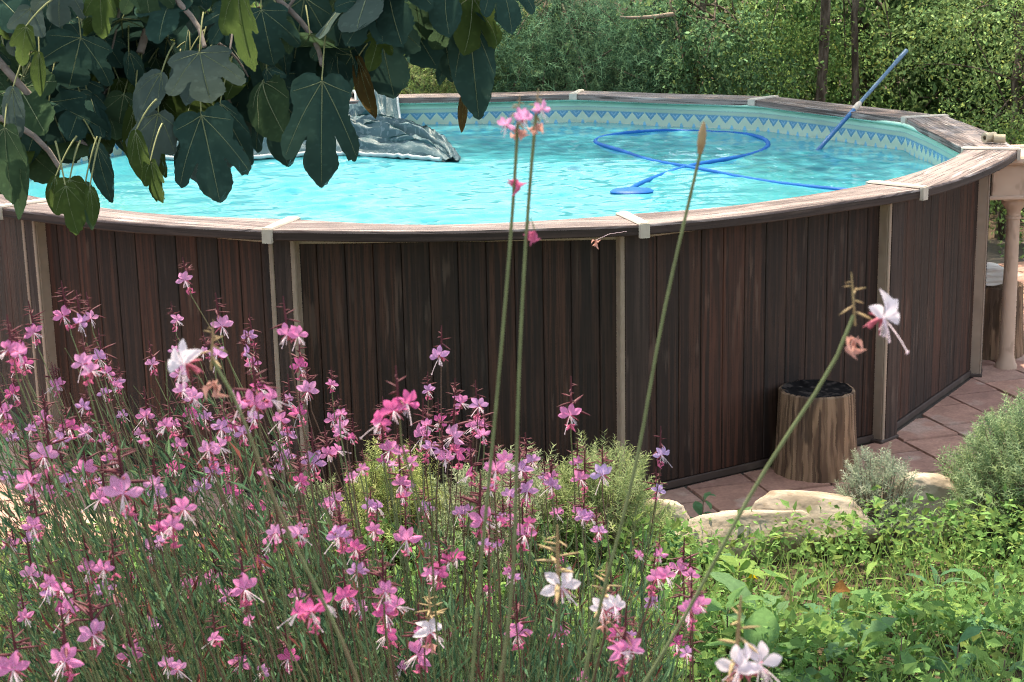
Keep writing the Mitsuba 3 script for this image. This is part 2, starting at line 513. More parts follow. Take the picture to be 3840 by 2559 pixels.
i, j = np.meshgrid(np.arange(len(ys) - 1), np.arange(wn - 1), indexing='ij')
a_ = (i * wn + j).ravel()
keep = (np.hypot(Vw[:, 0] - POOL_C[0], Vw[:, 1] - POOL_C[1]) < np.array([poly_r(t, LR) for t in np.arctan2(Vw[:, 1] - POOL_C[1], Vw[:, 0] - POOL_C[0])]) + .02)
Fw = np.vstack([np.stack([a_, a_ + 1, a_ + wn + 1], 1), np.stack([a_, a_ + wn + 1, a_ + wn], 1)])
Fw = Fw[keep[Fw].all(1)]
used = np.unique(Fw); remap = np.full(len(Vw), -1); remap[used] = np.arange(len(used))
put('water', (Vw[used], remap[Fw]), 'water_mat', smooth=True)
tag('water', 'bright turquoise rippled pool water', kind='structure')

# ------------------------------------------------------------------ terracotta paving
circle = sg.Polygon([corner(RP + .005, k) for k in range(NS)])
edge_y = lambda x: 6.50 if x < 2.3 else 6.50 - .25 * (x - 2.3)
region = sg.Polygon([(-3.2, 6.35), (.2, 6.42), (1.2, 6.52), (2.2, 6.62), (4.6, 6.3), (6.5, 8), (6.5, 12.6), (3.2, 12.6), (2.4, 11.6), (-3.2, 11.6)]).difference(circle.buffer(-.03))
tagd = 'patio'
pm = trimesh.creation.extrude_polygon(region, .02, engine='earcut')
pm.apply_translation([0, 0, -.026])
put('patio', (np.array(pm.vertices), np.array(pm.faces)), 'grout')
tag('patio', 'reddish terracotta tile paving round the pool', kind='structure')
tr = np.random.default_rng(21)
th0 = math.radians(17)
ca, sa = math.cos(th0), math.sin(th0)
nt = 0
tile = .30
cover = region.difference(circle.buffer(.012))
for gi in range(-25, 40):
    for gj in range(-25, 60):
        off = .15 if gi % 2 else 0
        u0, v0 = gi * tile, gj * tile + off
        jt = .006
        cs = [(u0 + jt, v0 + jt), (u0 + tile - jt, v0 + jt), (u0 + tile - jt, v0 + tile - jt), (u0 + jt, v0 + tile - jt)]
        cs = [(1.5 + (u * ca - v * sa) + tr.normal() * .002, 6.5 + (u * sa + v * ca) + tr.normal() * .002) for u, v in cs]
        pg = sg.Polygon(cs)
        cx, cy = pg.centroid.coords[0]
        ang_ = abs(cx) / max(cy, .1)
        if cx < -3.1 or cy < 6.1 or cx > cy * .345 + .2 or cy > 11.6 or (cy > 9.0 and cx < 2.3):
            continue
        pg = pg.intersection(cover)
        if pg.is_empty or pg.geom_type != 'Polygon' or pg.area < .004 or nt >= 296:
            continue
        mt = trimesh.creation.extrude_polygon(pg, .018, engine='earcut')
        v = np.array(mt.vertices)
        c0 = v[:, :2].mean(0)
        topv = v[:, 2] > .01
        v[topv, :2] = c0 + (v[topv, :2] - c0) * .985
        v[:, 2] += -.014 + tr.normal() * .0012 + (v[:, 0] - c0[0]) * tr.normal() * .005 + (v[:, 1] - c0[1]) * tr.normal() * .005
        nt += 1
        part('patio', 'tile', (v, np.array(mt.faces)), f'terracotta_{int(tr.integers(4))}')

# ------------------------------------------------------------------ trees and shrubs behind the pool
def tints(n, base, rng, var=.3, yellow=.25):
    c = np.array(base)[None] * (1 + var * (rng.random((n, 1)) * 2 - 1))
    y = (rng.random((n, 1)) ** 3) * yellow
    return np.clip(c * (1 - y) + y * np.array([[.36, .38, .09]]), .004, .5)


def crown(lobes, per, leaf, size, base, rng, spread=.16, droop=.4, var=.6, yellow=.3, shell=.55, spray=0.0, pocket=0.0):
    """leaf clusters spread through the lobes ((centre, radii, clusters) each); returns mesh, colours and cluster centres"""
    cs = []
    for c, r, n in lobes:
        d = rand_unit(n, rng) * (shell + (1 - shell) * rng.random((n, 1)) ** .7)
        cs.append(np.asarray(c) + d * np.asarray(r) * (.85 + .3 * rng.random((n, 1))))
    cs = np.vstack(cs)
    if pocket:
        cs = cs[meshkit.fbm(cs * 1.7 + 5, 3, 4) > pocket]
    n = len(cs)
    tone = .55 + .9 * rng.random(n)
    pos = np.repeat(cs, per, 0) + rng.normal(size=(n * per, 3)) * spread * np.array([1, 1, .75])
    d = rand_unit(n * per, rng); d[:, 2] -= droop
    if spray:
        tw_ = unit(rand_unit(n * 3, rng) * np.array([1, 1, .6]) + np.array([0, -.15, -.25]))
        tw_ = tw_.reshape(n, 3, 3)[:, rng.integers(0, 3, per)].reshape(-1, 3)
        t_ = rng.random((n * per, 1))
        pos = np.repeat(cs, per, 0) + tw_ * t_ * spray + np.array([0, 0, -.10]) * t_ ** 2 * spray * 3 + rng.normal(size=(n * per, 3)) * spread * .38
        d = d * .7 + tw_ * .8
    X, Y, Z = axes_for(d, rand_unit(n * per, rng) * .7 + np.array([0, -.2, .6]))
    sz = size * (.6 + .7 * rng.random(n * per))
    col = tints(n * per, base, rng, var, yellow) * np.repeat(tone, per)[:, None]
    m, c = scatter(leaf[0], leaf[1], pos, X, Y, Z, sz, col)
    return m, c, cs


def make_tree(name, label, cat_, trunks, lobes, per, leaf, size, base, seed, group=None, nbr=40, bsdf='foliage', **kw):
    rng = np.random.default_rng(seed)
    key = num(name)
    tag(key, label, cat_, group)
    m, c, cs = crown(lobes, per, leaf, size, base, rng, **kw)
    part(key, 'crown', m, bsdf, color=c)
    br = []
    for pts, r in trunks:
        sp = spline(pts, 16)
        sp[1:-1] += rng.normal(size=(14, 3)) * .012
        part(key, 'trunk', tube(sp, np.linspace(r, r * .45, 16), 9), 'bark', smooth=True)
    for q in rng.choice(len(cs), min(nbr, len(cs)), replace=False):
        pts, r = trunks[int(rng.integers(len(trunks)))]
        sp = spline(pts, 16)
        s = sp[int(rng.integers(5, 15))]
        mid = (s + cs[q]) / 2 + rng.normal(size=3) * .06 + np.array([0, 0, .08])
        br.append(tube(bez(s, mid, cs[q], 6), np.linspace(r * .22, .004, 6), 5))
    if br:
        part(key, 'branches', cat(br), 'bark', smooth=True)
    return key


def sprig_template(n=11, ln=.34, w=.030):
    """a feathery shoot: needles along an axis"""
    vs, fs, k = [], [], 0
    for i in range(n):
        t = .1 + .85 * i / (n - 1)
        a = i * 2.4
        d = unit(np.array([math.cos(a) * .8, .75, math.sin(a) * .8]))
        s = unit(np.cross(d, [0.3, .2, 1]))
        b = np.array([0, t, 0]); l = ln * (1.1 - .6 * t)
        vs += [b - s * w / 2, b + s * w / 2, b + d * l]
        fs.append([k, k + 1, k + 2]); k += 3
    vs += [[-.010, 0, 0], [.010, 0, 0], [0, 1, 0]]
    fs.append([k, k + 1, k + 2])
    return np.array(vs, float), np.array(fs)


SPRIG = sprig_template()

# feathery evergreen behind the middle of the rim
make_tree('feathery_tree', 'feathery dark green evergreen tree behind the far rim, middle of the picture', 'tree',
          [([(.35, 14.1, 0), (.38, 14.1, 1.2), (.45, 14.2, 2.1)], .07)],
          [((.42, 13.7, 1.25), (.95, .55, .62), 170), ((.45, 14.0, 1.4), (.8, .4, .42), 50), ((-.05, 13.6, 1.05), (.55, .5, .5), 55), ((.9, 13.6, 1.0), (.45, .4, .5), 40)],
          26, SPRIG, .17, (0.095, 0.190, 0.115), 31, spread=.15, droop=-.15, yellow=.12, nbr=60)
# ivy-clad tree
key_ivy = make_tree('ivy_tree', 'dark broad-leaved tree with a bare pale branch, right of the feathery tree', 'tree',
          [([(1.22, 14.3, 0), (1.25, 14.25, 1.2), (1.3, 14.3, 2.2)], .09), ([(1.62, 14.2, 0), (1.6, 14.2, 1.4), (1.8, 14.3, 2.3)], .05)],
          [((1.35, 13.9, 1.30), (.55, .5, .58), 81), ((1.7, 13.7, 1.35), (.5, .45, .55), 61), ((1.75, 14.2, 1.5), (.6, .5, .4), 40)],
          74, LEAF6, .044, (0.130, 0.240, 0.125), 32, spread=.12, yellow=.3, droop=.5, spray=.34, pocket=.40)
crng = np.random.default_rng(201)
m_, c_, cs_ = crown([((.15, 13.9, 9.0), (1.9, .95, 1.0), 100), ((1.9, 13.4, 8.8), (1.1, 1.3, .9), 46)], 60, LEAF4, .105, (.13, .21, .07), crng, spread=.30)
part(key_ivy, 'upper_crown', m_, 'foliage', color=c_)
part(key_ivy, 'trunk', tube(spline([(1.3, 14.3, 2.1), (1.2, 14.4, 4.5), (.7, 14.2, 7.0), (.3, 14.0, 9.2)], 20), np.linspace(.05, .02, 20), 8), 'bark', smooth=True)
part(key_ivy, 'branches', cat([tube(bez(np.array([.7, 14.2, 7.0]), (np.array([.7, 14.2, 7.4]) + q_) / 2, q_, 6), np.linspace(.02, .005, 6), 5) for q_ in cs_[::3]]), 'bark', smooth=True)
pb = at(1425, 40, y=13.25); pe = at(1545, 33, y=13.5)
part(key_ivy, 'dead_branch', tube(spline([pb, (pb + pe) / 2 + [0, 0, -.012], pe], 12), np.linspace(.010, .020, 12), 7), 'post_beige', smooth=True)
# leafy tree with two thin trunks
m_, c_, cs_ = crown([((2.1, 12.5, 9.2), (1.0, 1.1, .8), 34)], 55, LEAF4, .10, (.13, .21, .07), crng, spread=.28)
t1, t2, t3 = at(1885, 180, y=13.6), at(1965, 180, y=13.7), at(1760, 120, y=13.8)
key_leafy = make_tree('leafy_tree', 'tall leafy tree with two thin dark trunks behind the far right rim', 'tree',
          [([(t1[0] - .04, 13.6, 0), tuple(t1), (t1[0] + .06, 13.7, 2.5), (t1[0] - .1, 13.9, 5.2)], .048),
           ([(t2[0] + .05, 13.7, 0), tuple(t2), (t2[0] + .02, 13.8, 2.4), (t2[0] + .3, 14.0, 4.8)], .034)],
          [((2.05, 14.0, 1.75), (.75, .55, .85), 115), ((3.1, 14.2, 1.75), (.75, .5, .85), 81), ((2.6, 14.6, 1.7), (.7, .4, .8), 61),
           ((2.3, 14.0, 3.7), (1.5, 1.2, 1.3), 61), ((2.6, 12.9, 3.1), (1.1, .8, .8), 62), ((1.35, 12.75, 2.75), (1.0, .45, .55), 58), ((2.5, 14.2, 5.4), (1.1, 1.0, 1.0), 40)],
          95, LEAF6, .036, (0.215, 0.365, 0.135), 33, bsdf='foliage_gloss', spread=.12, yellow=.7, droop=.4, spray=.40, pocket=.40)
part(key_leafy, 'upper_crown', m_, 'foliage', color=c_)
part(key_leafy, 'trunk', tube(spline([(t1[0] - .1, 13.9, 5.2), (2.3, 13.6, 7.0), (2.1, 12.9, 9.4)], 14), np.linspace(.03, .012, 14), 7), 'bark', smooth=True)
# glossy shrub on the right
make_tree('glossy_shrub', 'sunlit glossy small-leaved shrub behind the right tip of the pool', 'shrub',
          [([(3.7, 12.6, 0), (3.75, 12.6, .8), (3.8, 12.8, 2.2)], .04), ([(4.1, 12.9, 0), (4.2, 12.9, 1.0), (4.3, 13.0, 2.6)], .04)],
          [((3.75, 12.5, 1.55), (.75, .5, .75), 115), ((4.5, 12.4, 1.2), (.8, .6, 1.1), 102), ((3.45, 12.35, .75), (.35, .3, .55), 40), ((3.95, 12.9, 2.6), (.9, .7, .8), 30),
           ((3.95, 11.9, .6), (.4, .4, .6), 47)],
          95, LEAF6, .032, (0.250, 0.400, 0.155), 34, bsdf='foliage_gloss', spread=.11, yellow=.7, droop=.3, spray=.36, pocket=.40)
# lighter bushes behind the cover on the left
make_tree('sunlit_bush', 'pale green sunlit bush behind the far rim beside the fig leaves', 'shrub',
          [([(-.75, 13.9, 0), (-.7, 13.9, .8), (-.6, 14, 1.7)], .03)],
          [((-.85, 13.6, 1.2), (.6, .4, .7), 110), ((-.3, 13.9, 1.6), (.5, .4, .5), 60)], 40, SPRIG, .12, (0.367, 0.533, 0.184), 35, spread=.12, droop=-.3, yellow=.4)
make_tree('yellow_green_tree', 'yellow-green tree seen through the fig leaves on the left', 'tree',
          [([(-2.6, 14.4, 0), (-2.6, 14.4, 1.5), (-2.4, 14.5, 3)], .06)],
          [((-2.3, 13.9, 1.6), (1.1, .6, .9), 150), ((-3.6, 13.8, 1.6), (.9, .6, .9), 110)], 34, LEAF4, .06, (0.367, 0.552, 0.130), 36, yellow=.5)
# darker trees closing the view
BLAB = ['dark tree far left, hidden behind the mass of fig leaves', 'dark tree behind the yellow-green tree on the left', 'dark low tree behind the sunlit bush', 'dark tree behind the ivy-clad tree',
        'dark tall tree far behind the glossy shrub', 'dark tall tree at the far right, beyond the stone table', 'dark tree right behind the glossy shrub at the picture edge', 'dark tree showing between the two thin trunks', 'dark tree filling the gaps behind the tip of the pole']
for q, (x, y, h) in enumerate([(-5.2, 16.2, 3.6), (-2.6, 16.6, 1.95), (-.4, 16.4, 1.75), (1.7, 16.8, 1.8), (4.0, 16.4, 4.6), (6.2, 16.0, 4.6), (5.6, 13.8, 3.4), (3.1, 15.3, 2.6), (4.6, 14.7, 2.6)]):
    make_tree('background_tree', BLAB[q], 'tree',
              [([(x, y, 0), (x + .1, y, h * .4), (x, y + .1, h * .8)], .09)],
              [((x, y, h * .30), (1.5, .7, h * .33), 130), ((x, y, h * .72), (1.2, .9, h * .32), 70)], 40, LEAF4, .11, (0.119, 0.203, 0.084), 50 + q,
              group='dark trees closing the view', spread=.22, yellow=.2, nbr=20)

# ------------------------------------------------------------------ things on and in the pool
principled('hose_blue', (.002, .095, .34), 0.5, 0.2)
hz = WZ + .008
hp = [(1440, 440), (1462, 425), (1500, 407), (1580, 380), (1660, 366), (1730, 350), (1765, 330), (1745, 314), (1690, 303), (1620, 300), (1530, 299), (1440, 304), (1390, 311), (1368, 321),
      (1385, 332), (1440, 349), (1510, 368), (1590, 384), (1680, 400), (1780, 416), (1900, 432), (1960, 437)]
hpts = np.array([at(x, y, z=hz) for x, y in hp])
hs = spline(hpts, 220)
hs[:, 2] = hz + .004 * np.sin(np.linspace(0, 40, 220)) - .011
hose = num('pool_hose')
tag(hose, 'bright blue suction hose floating in a figure of eight on the water', 'hose')
ribs = .0155 * (1 + .05 * np.sign(np.sin(np.arange(220) * 2.0)))
part(hose, 'tube', tube(hs, ribs, 10), 'hose_blue', smooth=True)
h0 = at(1452, 441, z=hz)
hv = lathe([(0, .022), (.05, .022), (.075, .016), (.085, .004), (.08, -.01), (0, -.012)], 24)
head = (hv[0] * np.array([1.35, 1.0, .8]) + h0 + [0, 0, .0], hv[1])
part(hose, 'vacuum_head', head, 'hose_blue', smooth=40)

# telescopic pole leaning on the rim
pw, pr = at(1881, 344, z=WZ), at(1968, 246, z=ZT + .022)
pd = unit(pr - pw)
tt = np.linalg.norm(pr - pw)
end = at(2087, 110, y=(pw + pd * tt * 2.35)[1])
end = pw + pd * np.linalg.norm(end - pw)
principled('pole_blue', (.025, .12, .29), 0.4, 0.4)
principled('pole_pale', (.095, .17, .26), 0.4, 0.3)
pole = num('telescopic_pole')
tag(pole, 'long pale blue telescopic pole leaning on the far right rim, end in the water', 'pole')
part(pole, 'lower_tube', tube([pw - pd * .22, pr], .0135, 14), 'pole_blue', smooth=40)
part(pole, 'upper_tube', tube([pr, end - pd * .16], .0122, 14), 'pole_pale', smooth=40)
part(pole, 'lock_ring', tube([pr - pd * .035, pr - pd * .02, pr + pd * .03, pr + pd * .045], [.015, .019, .019, .014], 14), 'cap_plastic', smooth=40)
part(pole, 'grip', tube([end - pd * .17, end - pd * .16, end - pd * .005, end], [.012, .0145, .0145, .010], 14), 'pole_pale', smooth=40)

# two small cream rolls on the tip of the rim
principled('cream_rolls', speck((.42, .36, .25), .12, 60, (.3, .25, .15), .4), 0.7, 0.3)
for (px, py, r, L, a, lab) in ((2274, 316, .027, .075, .5, 'larger cream coloured roll lying on the right tip of the rim'), (2297, 319, .023, .06, -.3, 'smaller cream coloured roll, outermost on the right tip of the rim')):
    o = at(px, py, z=ZT + r + .002)
    d = np.array([math.cos(a), math.sin(a), 0])
    prof = [(r * .45, -L / 2 + .004), (r * .5, -L / 2), (r * .95, -L / 2), (r, -L / 2 + .005)]
    for q in range(6):
        prof += [(r * .96, -L / 2 + L * (q + .5) / 6), (r, -L / 2 + L * (q + 1) / 6 - .003)]
    prof += [(r * .9, L / 2), (r * .45, L / 2), (r * .4, L / 2 - .01)]
    lv_ = lathe(prof, 20)
    m = frame(o, np.cross(d, [0, 0, 1.0]) * -1, [0, 0, 1.0], d)
    tag(put(num('cream_roll'), moved(lv_, m), 'cream_rolls', smooth=50), lab, 'roll', 'cream rolls on the rim')


# the folded pool cover: a crumpled sheet lying on the water and over the rim
def cover_col(p, n, uv):
    a = fbm(p.x * 7, p.y * 7, p.z * 7)
    c = mix((.030, .075, .085), (.070, .125, .135), a)
    return mix(c, (.16, .22, .23), smoothstep(.66, .74, noise(uv.x * 60, uv.y * 160, 2.0)) * .5)


principled('cover_sheet', cover_col, 0.5, 0.3)
principled('cover_edge', (.36, .42, .42), 0.5, 0.3)
cov = num('pool_cover')
tag(cov, 'crumpled dark teal pool cover pulled together on the water, half hidden by the fig leaves', 'pool cover')


def bundle(path, widths, heights, nu, nv, seed, zbase):
    """a sheet gathered along a path: cross section a low arch, broken up by long folds"""
    c = spline(path, nu)
    t = unit(np.gradient(c, axis=0)); sd = unit(np.cross(t, [0, 0, 1.0]))
    u = np.linspace(0, 1, nu); W_ = np.interp(u, np.linspace(0, 1, len(widths)), widths); H_ = np.interp(u, np.linspace(0, 1, len(heights)), heights)
    v = np.linspace(-1, 1, nv)
    P = c[:, None] + sd[:, None] * (W_[:, None] * v[None])[..., None]
    arch = np.clip(1 - np.abs(v) ** 2.2, 0, 1)[None] * H_[:, None]
    q = np.stack([u[:, None] * 3.0 + 0 * v[None], v[None] * 4.2 + .8 * np.sin(u[:, None] * 6), 0 * u[:, None] + seed + 0 * v[None]], -1)
    f1 = 1 - np.abs(2 * meshkit.fbm(q, 3, seed) - 1) * 2
    f2 = 1 - np.abs(2 * meshkit.fbm(q * np.array([2.6, 2.2, 1]) + 9, 3, seed + 4) - 1) * 2
    P[..., 2] += arch * (.58 + .95 * f1) + .055 * f2 * np.clip(H_[:, None] * 8, 0, 1) * np.clip(1.15 - np.abs(v)[None], 0, 1)
    P[..., 2] = np.maximum(P[..., 2], zbase)
    P[..., :2] += (.05 * (meshkit.fbm(q * 1.7 + 3, 3, seed + 8) - .5))[..., None]
    i, j = np.meshgrid(np.arange(nu - 1), np.arange(nv - 1), indexing='ij')
    a = (i * nv + j).ravel()
    F = np.vstack([np.stack([a, a + 1, a + nv + 1], 1), np.stack([a, a + nv + 1, a + nv], 1)])
    uv = np.stack(np.broadcast_arrays(u[:, None] * 2, v[None] * .3), -1).reshape(-1, 2)
    return P.reshape(-1, 3), F, uv, P


zc = WZ + .006
b1 = [at(1040, 371, z=zc), at(960, 352, z=zc), at(820, 343, z=zc), at(680, 345, z=zc), at(560, 350, z=zc), at(430, 352, z=zc), at(330, 350, z=zc)]
v_, f_, uv_, P_ = bundle(b1, [.04, .20, .27, .30, .32, .30, .2], [.02, .09, .12, .14, .21, .18, .08], 130, 44, 3, WZ + .003)
part(cov, 'sheet', (v_, f_), 'cover_sheet', smooth=True, uv=uv_)
side = 0 if P_[60, 0, 1] < P_[60, -1, 1] else -1
edge = P_[2:-2:2, side].copy(); edge[:, 2] = WZ + .012 + .012 * RNG.random(len(edge)); edge[:, 1] -= .02
part(cov, 'edge_band', tube(edge, .014, 6), 'cover_edge', smooth=True)
rb = corner((RO + RI) / 2, 8, ZT)
b2 = [np.array([rb[0] - .05, rb[1] + .12, 1.03]), np.array([rb[0] - .05, rb[1] + .02, 1.235]), np.array([rb[0] - .02, rb[1] - .14, 1.23]), np.array([rb[0], rb[1] - .28, 1.10]), np.array([rb[0] + .04, rb[1] - .55, 1.01]),
      at(850, 312, z=zc), at(900, 338, z=zc)]
v_, f_, uv_, P_ = bundle(b2, [.16, .15, .15, .14, .15, .18, .12], [.02, .03, .05, .06, .12, .14, .06], 90, 30, 6, 0)
part(cov, 'hanging_fold', (v_, f_), 'cover_sheet', smooth=True, uv=uv_)
for s_ in (0, -1):
    e2 = P_[2:-2:3, s_]
    part(cov, 'edge_band', tube(e2, .010, 6), 'cover_edge', smooth=True)

# ------------------------------------------------------------------ stump, rocks, stone table
def stump_col(p, n, uv):
    wx = uv.x + .016 * fbm(uv.x * 9, uv.y * 7, 6.0) + .006 * noise(uv.x * 40, uv.y * 30, 1.0)
    g = fbm(wx * 75, uv.y * 5.0, 2.0, octaves=4)
    c = mix((.125, .078, .050), (.265, .175, .110), smoothstep(.30, .72, g))
    c = mix(c, (.33, .22, .13), .6 * smoothstep(.60, .78, fbm(wx * 34, uv.y * 6, 8.0)))
    c = mix(c, (.075, .055, .042), .6 * smoothstep(.52, .70, fbm(uv.x * 7, uv.y * 5, 11.0)))
    return mix(c, (.03, .018, .012), .6 * smoothstep(.66, .76, noise(wx * 85, uv.y * 4, 4.0)))


principled('stump_side', stump_col, 0.8, 0.2, (lambda p, n, uv: fbm(uv.x * 80, uv.y * 4, 2.0), 0.006, 2e-3))
principled('stump_top', lambda p, n, uv: mix((.010, .009, .009), (.055, .045, .040), smoothstep(.5, .8, fbm(p.x * 40, p.y * 40, 3.0))), 0.85, 0.1, (lambda p, n, uv: fbm(p.x * 50, p.y * 50, 1.0), 0.008))


def stump(key, o, r, h, seed, lean=(0, 0), side='stump_side', top='stump_top'):
    rg = np.random.default_rng(seed)
    seg, rows = 96, 22
    a = np.linspace(0, 2 * PI, seg + 1)
    cracks = np.zeros(seg + 1)
    for _ in range(11):
        c, d, w_ = rg.random() * 2 * PI, .004 + .016 * rg.random(), .012 + .02 * rg.random()
        cracks += d * np.exp(-((np.angle(np.exp(1j * (a - c)))) / w_) ** 2)
    vs, us = [], []
    zsv = np.concatenate([np.linspace(0, h - .012, rows - 2), [h - .004, h]])
    for i, z in enumerate(zsv):
        t = z / h
        rr = r * (1.07 - .10 * t + .05 * (1 - t) ** 4)
        q = np.stack([np.cos(a) * 2.2 + seed, np.sin(a) * 2.2, 0 * a + z * 1.2], -1)
        fine = np.stack([np.cos(a) * 16, np.sin(a) * 16, 0 * a + z * 2], -1)
        q[-1], fine[-1] = q[0], fine[0]
        rad = rr * (1 + .10 * (meshkit.fbm(q, 3, seed) - .5)) + .006 * (meshkit.fbm(fine, 2, seed) - .5) - cracks * (.6 + .4 * t)
        if i == rows - 1:
            rad = rad - .012
        vs.append(np.stack([o[0] + rad * np.cos(a) + lean[0] * t, o[1] + rad * np.sin(a) + lean[1] * t, o[2] + 0 * a + z - (.010 * meshkit.fbm(q * 2, 2, 3) if i > rows - 3 else 0)], -1))
        us.append(np.stack([a * r, 0 * a + z], -1))
    vs = np.array(vs); n = seg + 1
    i, j = np.meshgrid(np.arange(rows - 1), np.arange(seg), indexing='ij')
    q = np.stack([i * n + j, i * n + j + 1, (i + 1) * n + j + 1, (i + 1) * n + j], -1).reshape(-1, 4)
    part(key, 'log', (vs.reshape(-1, 3), np.vstack([q[:, [0, 1, 2]], q[:, [0, 2, 3]]])), side, smooth=True, uv=np.array(us).reshape(-1, 2))
    ring = [vs[-1][:-1]]
    c = ring[0].mean(0)
    for s in (.82, .6, .35, .12):
        rr_ = c + (vs[-1][:-1] - c) * s
        rr_[:, 2] += (-.010 + .012 * (meshkit.fbm(rr_ * 26, 3, seed) - .5))
        ring.append(rr_)
    tv = np.vstack(ring + [[c + [0, 0, -.01]]]); m_ = seg
    i, j = np.meshgrid(np.arange(4), np.arange(m_), indexing='ij')
    q = np.stack([i * m_ + j, i * m_ + (j + 1) % m_, (i + 1) * m_ + (j + 1) % m_, (i + 1) * m_ + j], -1).reshape(-1, 4)
    j = np.arange(m_)
    part(key, 'cut_face', (tv, np.vstack([q[:, [0, 1, 2]], q[:, [0, 2, 3]], np.stack([4 * m_ + j, 4 * m_ + (j + 1) % m_, np.full(m_, 5 * m_)], 1)])), top, smooth=40)


so = at(1889, 1108, z=0.0)
st = num('tree_stump')
tag(st, 'upright wooden log with a blackened top standing against the pool wall', 'log')
stump(st, np.array([so[0], so[1] + .155, 0.004]), .168, .375, 2, lean=(.0, .015))


def rock_col(p, n, uv):
    a = fbm(p.x * 9, p.y * 9, p.z * 16, octaves=4)
    c = mix((.25, .205, .15), (.42, .36, .28), smoothstep(.3, .7, a))
    c = mix(c, (.20, .15, .10), .5 * smoothstep(.60, .75, fbm(p.x * 30, p.y * 30, p.z * 30)))
    return mix(c, (.10, .11, .06), .35 * smoothstep(.66, .78, fbm(p.x * 5 + 3, p.y * 5, p.z * 5)))


principled('limestone', rock_col, 0.85, 0.2, (lambda p, n, uv: fbm(p.x * 45, p.y * 45, p.z * 45, octaves=3), 0.006, 2e-3))


def rock(key, o, sx, sy, sz, seed, rot=0.0):
    m = trimesh.creation.icosphere(4)
    v = np.array(m.vertices)
    rg = np.random.default_rng(seed)
    nrms = [unit(rg.normal(size=3)) for _ in range(16)] + [unit(np.array([.15 * rg.normal(), .1, 1]))]
    for nrm in nrms:                                        # planes knocked off the lump
        d = .66 + .26 * rg.random()
        s = v @ nrm
        v = v - np.clip(s - d, 0, None)[:, None] * nrm * .88
    v *= 1 + .16 * (meshkit.fbm(v * 1.6 + seed, 4, seed)[:, None] - .5) + .05 * (meshkit.fbm(v * 7 + seed, 3, seed)[:, None] - .5)
    v = v * np.array([sx, sy, sz])
    c, s = math.cos(rot), math.sin(rot)
    v[:, :2] = v[:, :2] @ np.array([[c, s], [-s, c]])
    put(key, (v + o, np.array(m.faces)), 'limestone', smooth=40)
    return key


rocks = [(1525, 1146, 6.14, .11, .10, 1, 'small pointed limestone rock at the left end of the sunlit edging row'), (1690, 1170, 6.12, .33, .11, 2, 'long flat pale edging rock in front of the log, nearest the weeds'),
         (1858, 1134, 6.24, .28, .13, 3, 'big sloping limestone rock beside the small grey shrub'), (2110, 1088, 6.34, .17, .13, 4, 'limestone rock between the small grey shrub and the big green one'),
         (1190, 1148, 6.10, .20, .12, 5, 'pale edging rock half hidden behind the pink flowers'), (1395, 1150, 6.10, .17, .12, 6, 'flat edging rock under the light green shrub beside the rock row'),
         (2330, 1100, 6.30, .2, .13, 7, 'edging rock under the big green shrub'), (930, 1150, 6.08, .22, .12, 8, 'edging rock behind the tall pink flowers on the left')]
for px, top, y, sx, sy, sd, lab in rocks:
    o = at(px, top, y=y)
    g = float(ground_z(o[0], y)) - .03
    k_ = rock(num('edging_rock'), np.array([o[0], y, (o[2] + g) / 2]), sx * 1.12, sy * .9, (o[2] - g) / 2 * 1.12, sd + 40, rot=.25 * (sd % 3 - 1))
    tag(k_, lab, 'rock', 'edging rocks along the flower bed')

# stone table with a column, cut by the right edge of the picture
def stone_pink(p, n, uv):
    a = fbm(p.x * 12, p.y * 12, p.z * 12, octaves=4)
    c = mix((.48, .345, .25), (.58, .44, .33), a)
    return mix(c, (.30, .20, .14), .45 * smoothstep(.60, .74, fbm(p.x * 22, p.y * 22, p.z * 9)))


principled('pink_stone', stone_pink, 0.75, 0.25, (lambda p, n, uv: fbm(p.x * 60, p.y * 60, p.z * 60), 0.002))
cb = at(2311, 846, z=0.0)
tb = num('stone_table')
tag(tb, 'pinkish stone slab on slender columns at the right edge of the patio', 'table')
zb0, zb1 = at(2311, 452, y=cb[1])[2], at(2311, 372, y=cb[1])[2]
x0_ = at(2268, 400, y=cb[1])[0]
part(tb, 'beam', cat([box([x0_, cb[1] - .10, zb0 + .012], [cb[0] + 1.3, cb[1] + .30, zb1], .006), box([x0_ - .02, cb[1] - .115, zb0], [cb[0] + 1.3, cb[1] + .31, zb0 + .02], .004)]), 'pink_stone')
part(tb, 'slab', box([x0_ - .045, cb[1] - .15, zb1 + .002], [cb[0] + 1.35, cb[1] + .34, zb1 + .045], .012), 'pink_stone')
colp = [(0, 0), (.058, 0), (.058, .015), (.050, .03), (.045, .05), (.040, .07)]
hcol = zb0 - .012
for t in np.linspace(.1, .88, 12):
    colp.append((.040 - .008 * t ** 1.5, hcol * t))
colp += [(.040, hcol * .885), (.040, hcol * .90), (.034, hcol * .905), (.036, hcol * .93), (.060, hcol * .965), (.064, hcol * .972), (.066, hcol * .985), (.066, hcol - .0005)]
for dx, dy in ((0, 0), (1.1, 0)):
    lv_ = lathe(colp, 28)
    kc = part(tb, 'column', (lv_[0] + [cb[0] + dx, cb[1] + dy, 0.002], lv_[1]), 'pink_stone', smooth=35)
    part(kc, 'capital', box([cb[0] + dx - .082, cb[1] + dy - .082, hcol + .0005], [cb[0] + dx + .082, cb[1] + dy + .082, zb0 - .0005], .004), 'pink_stone')
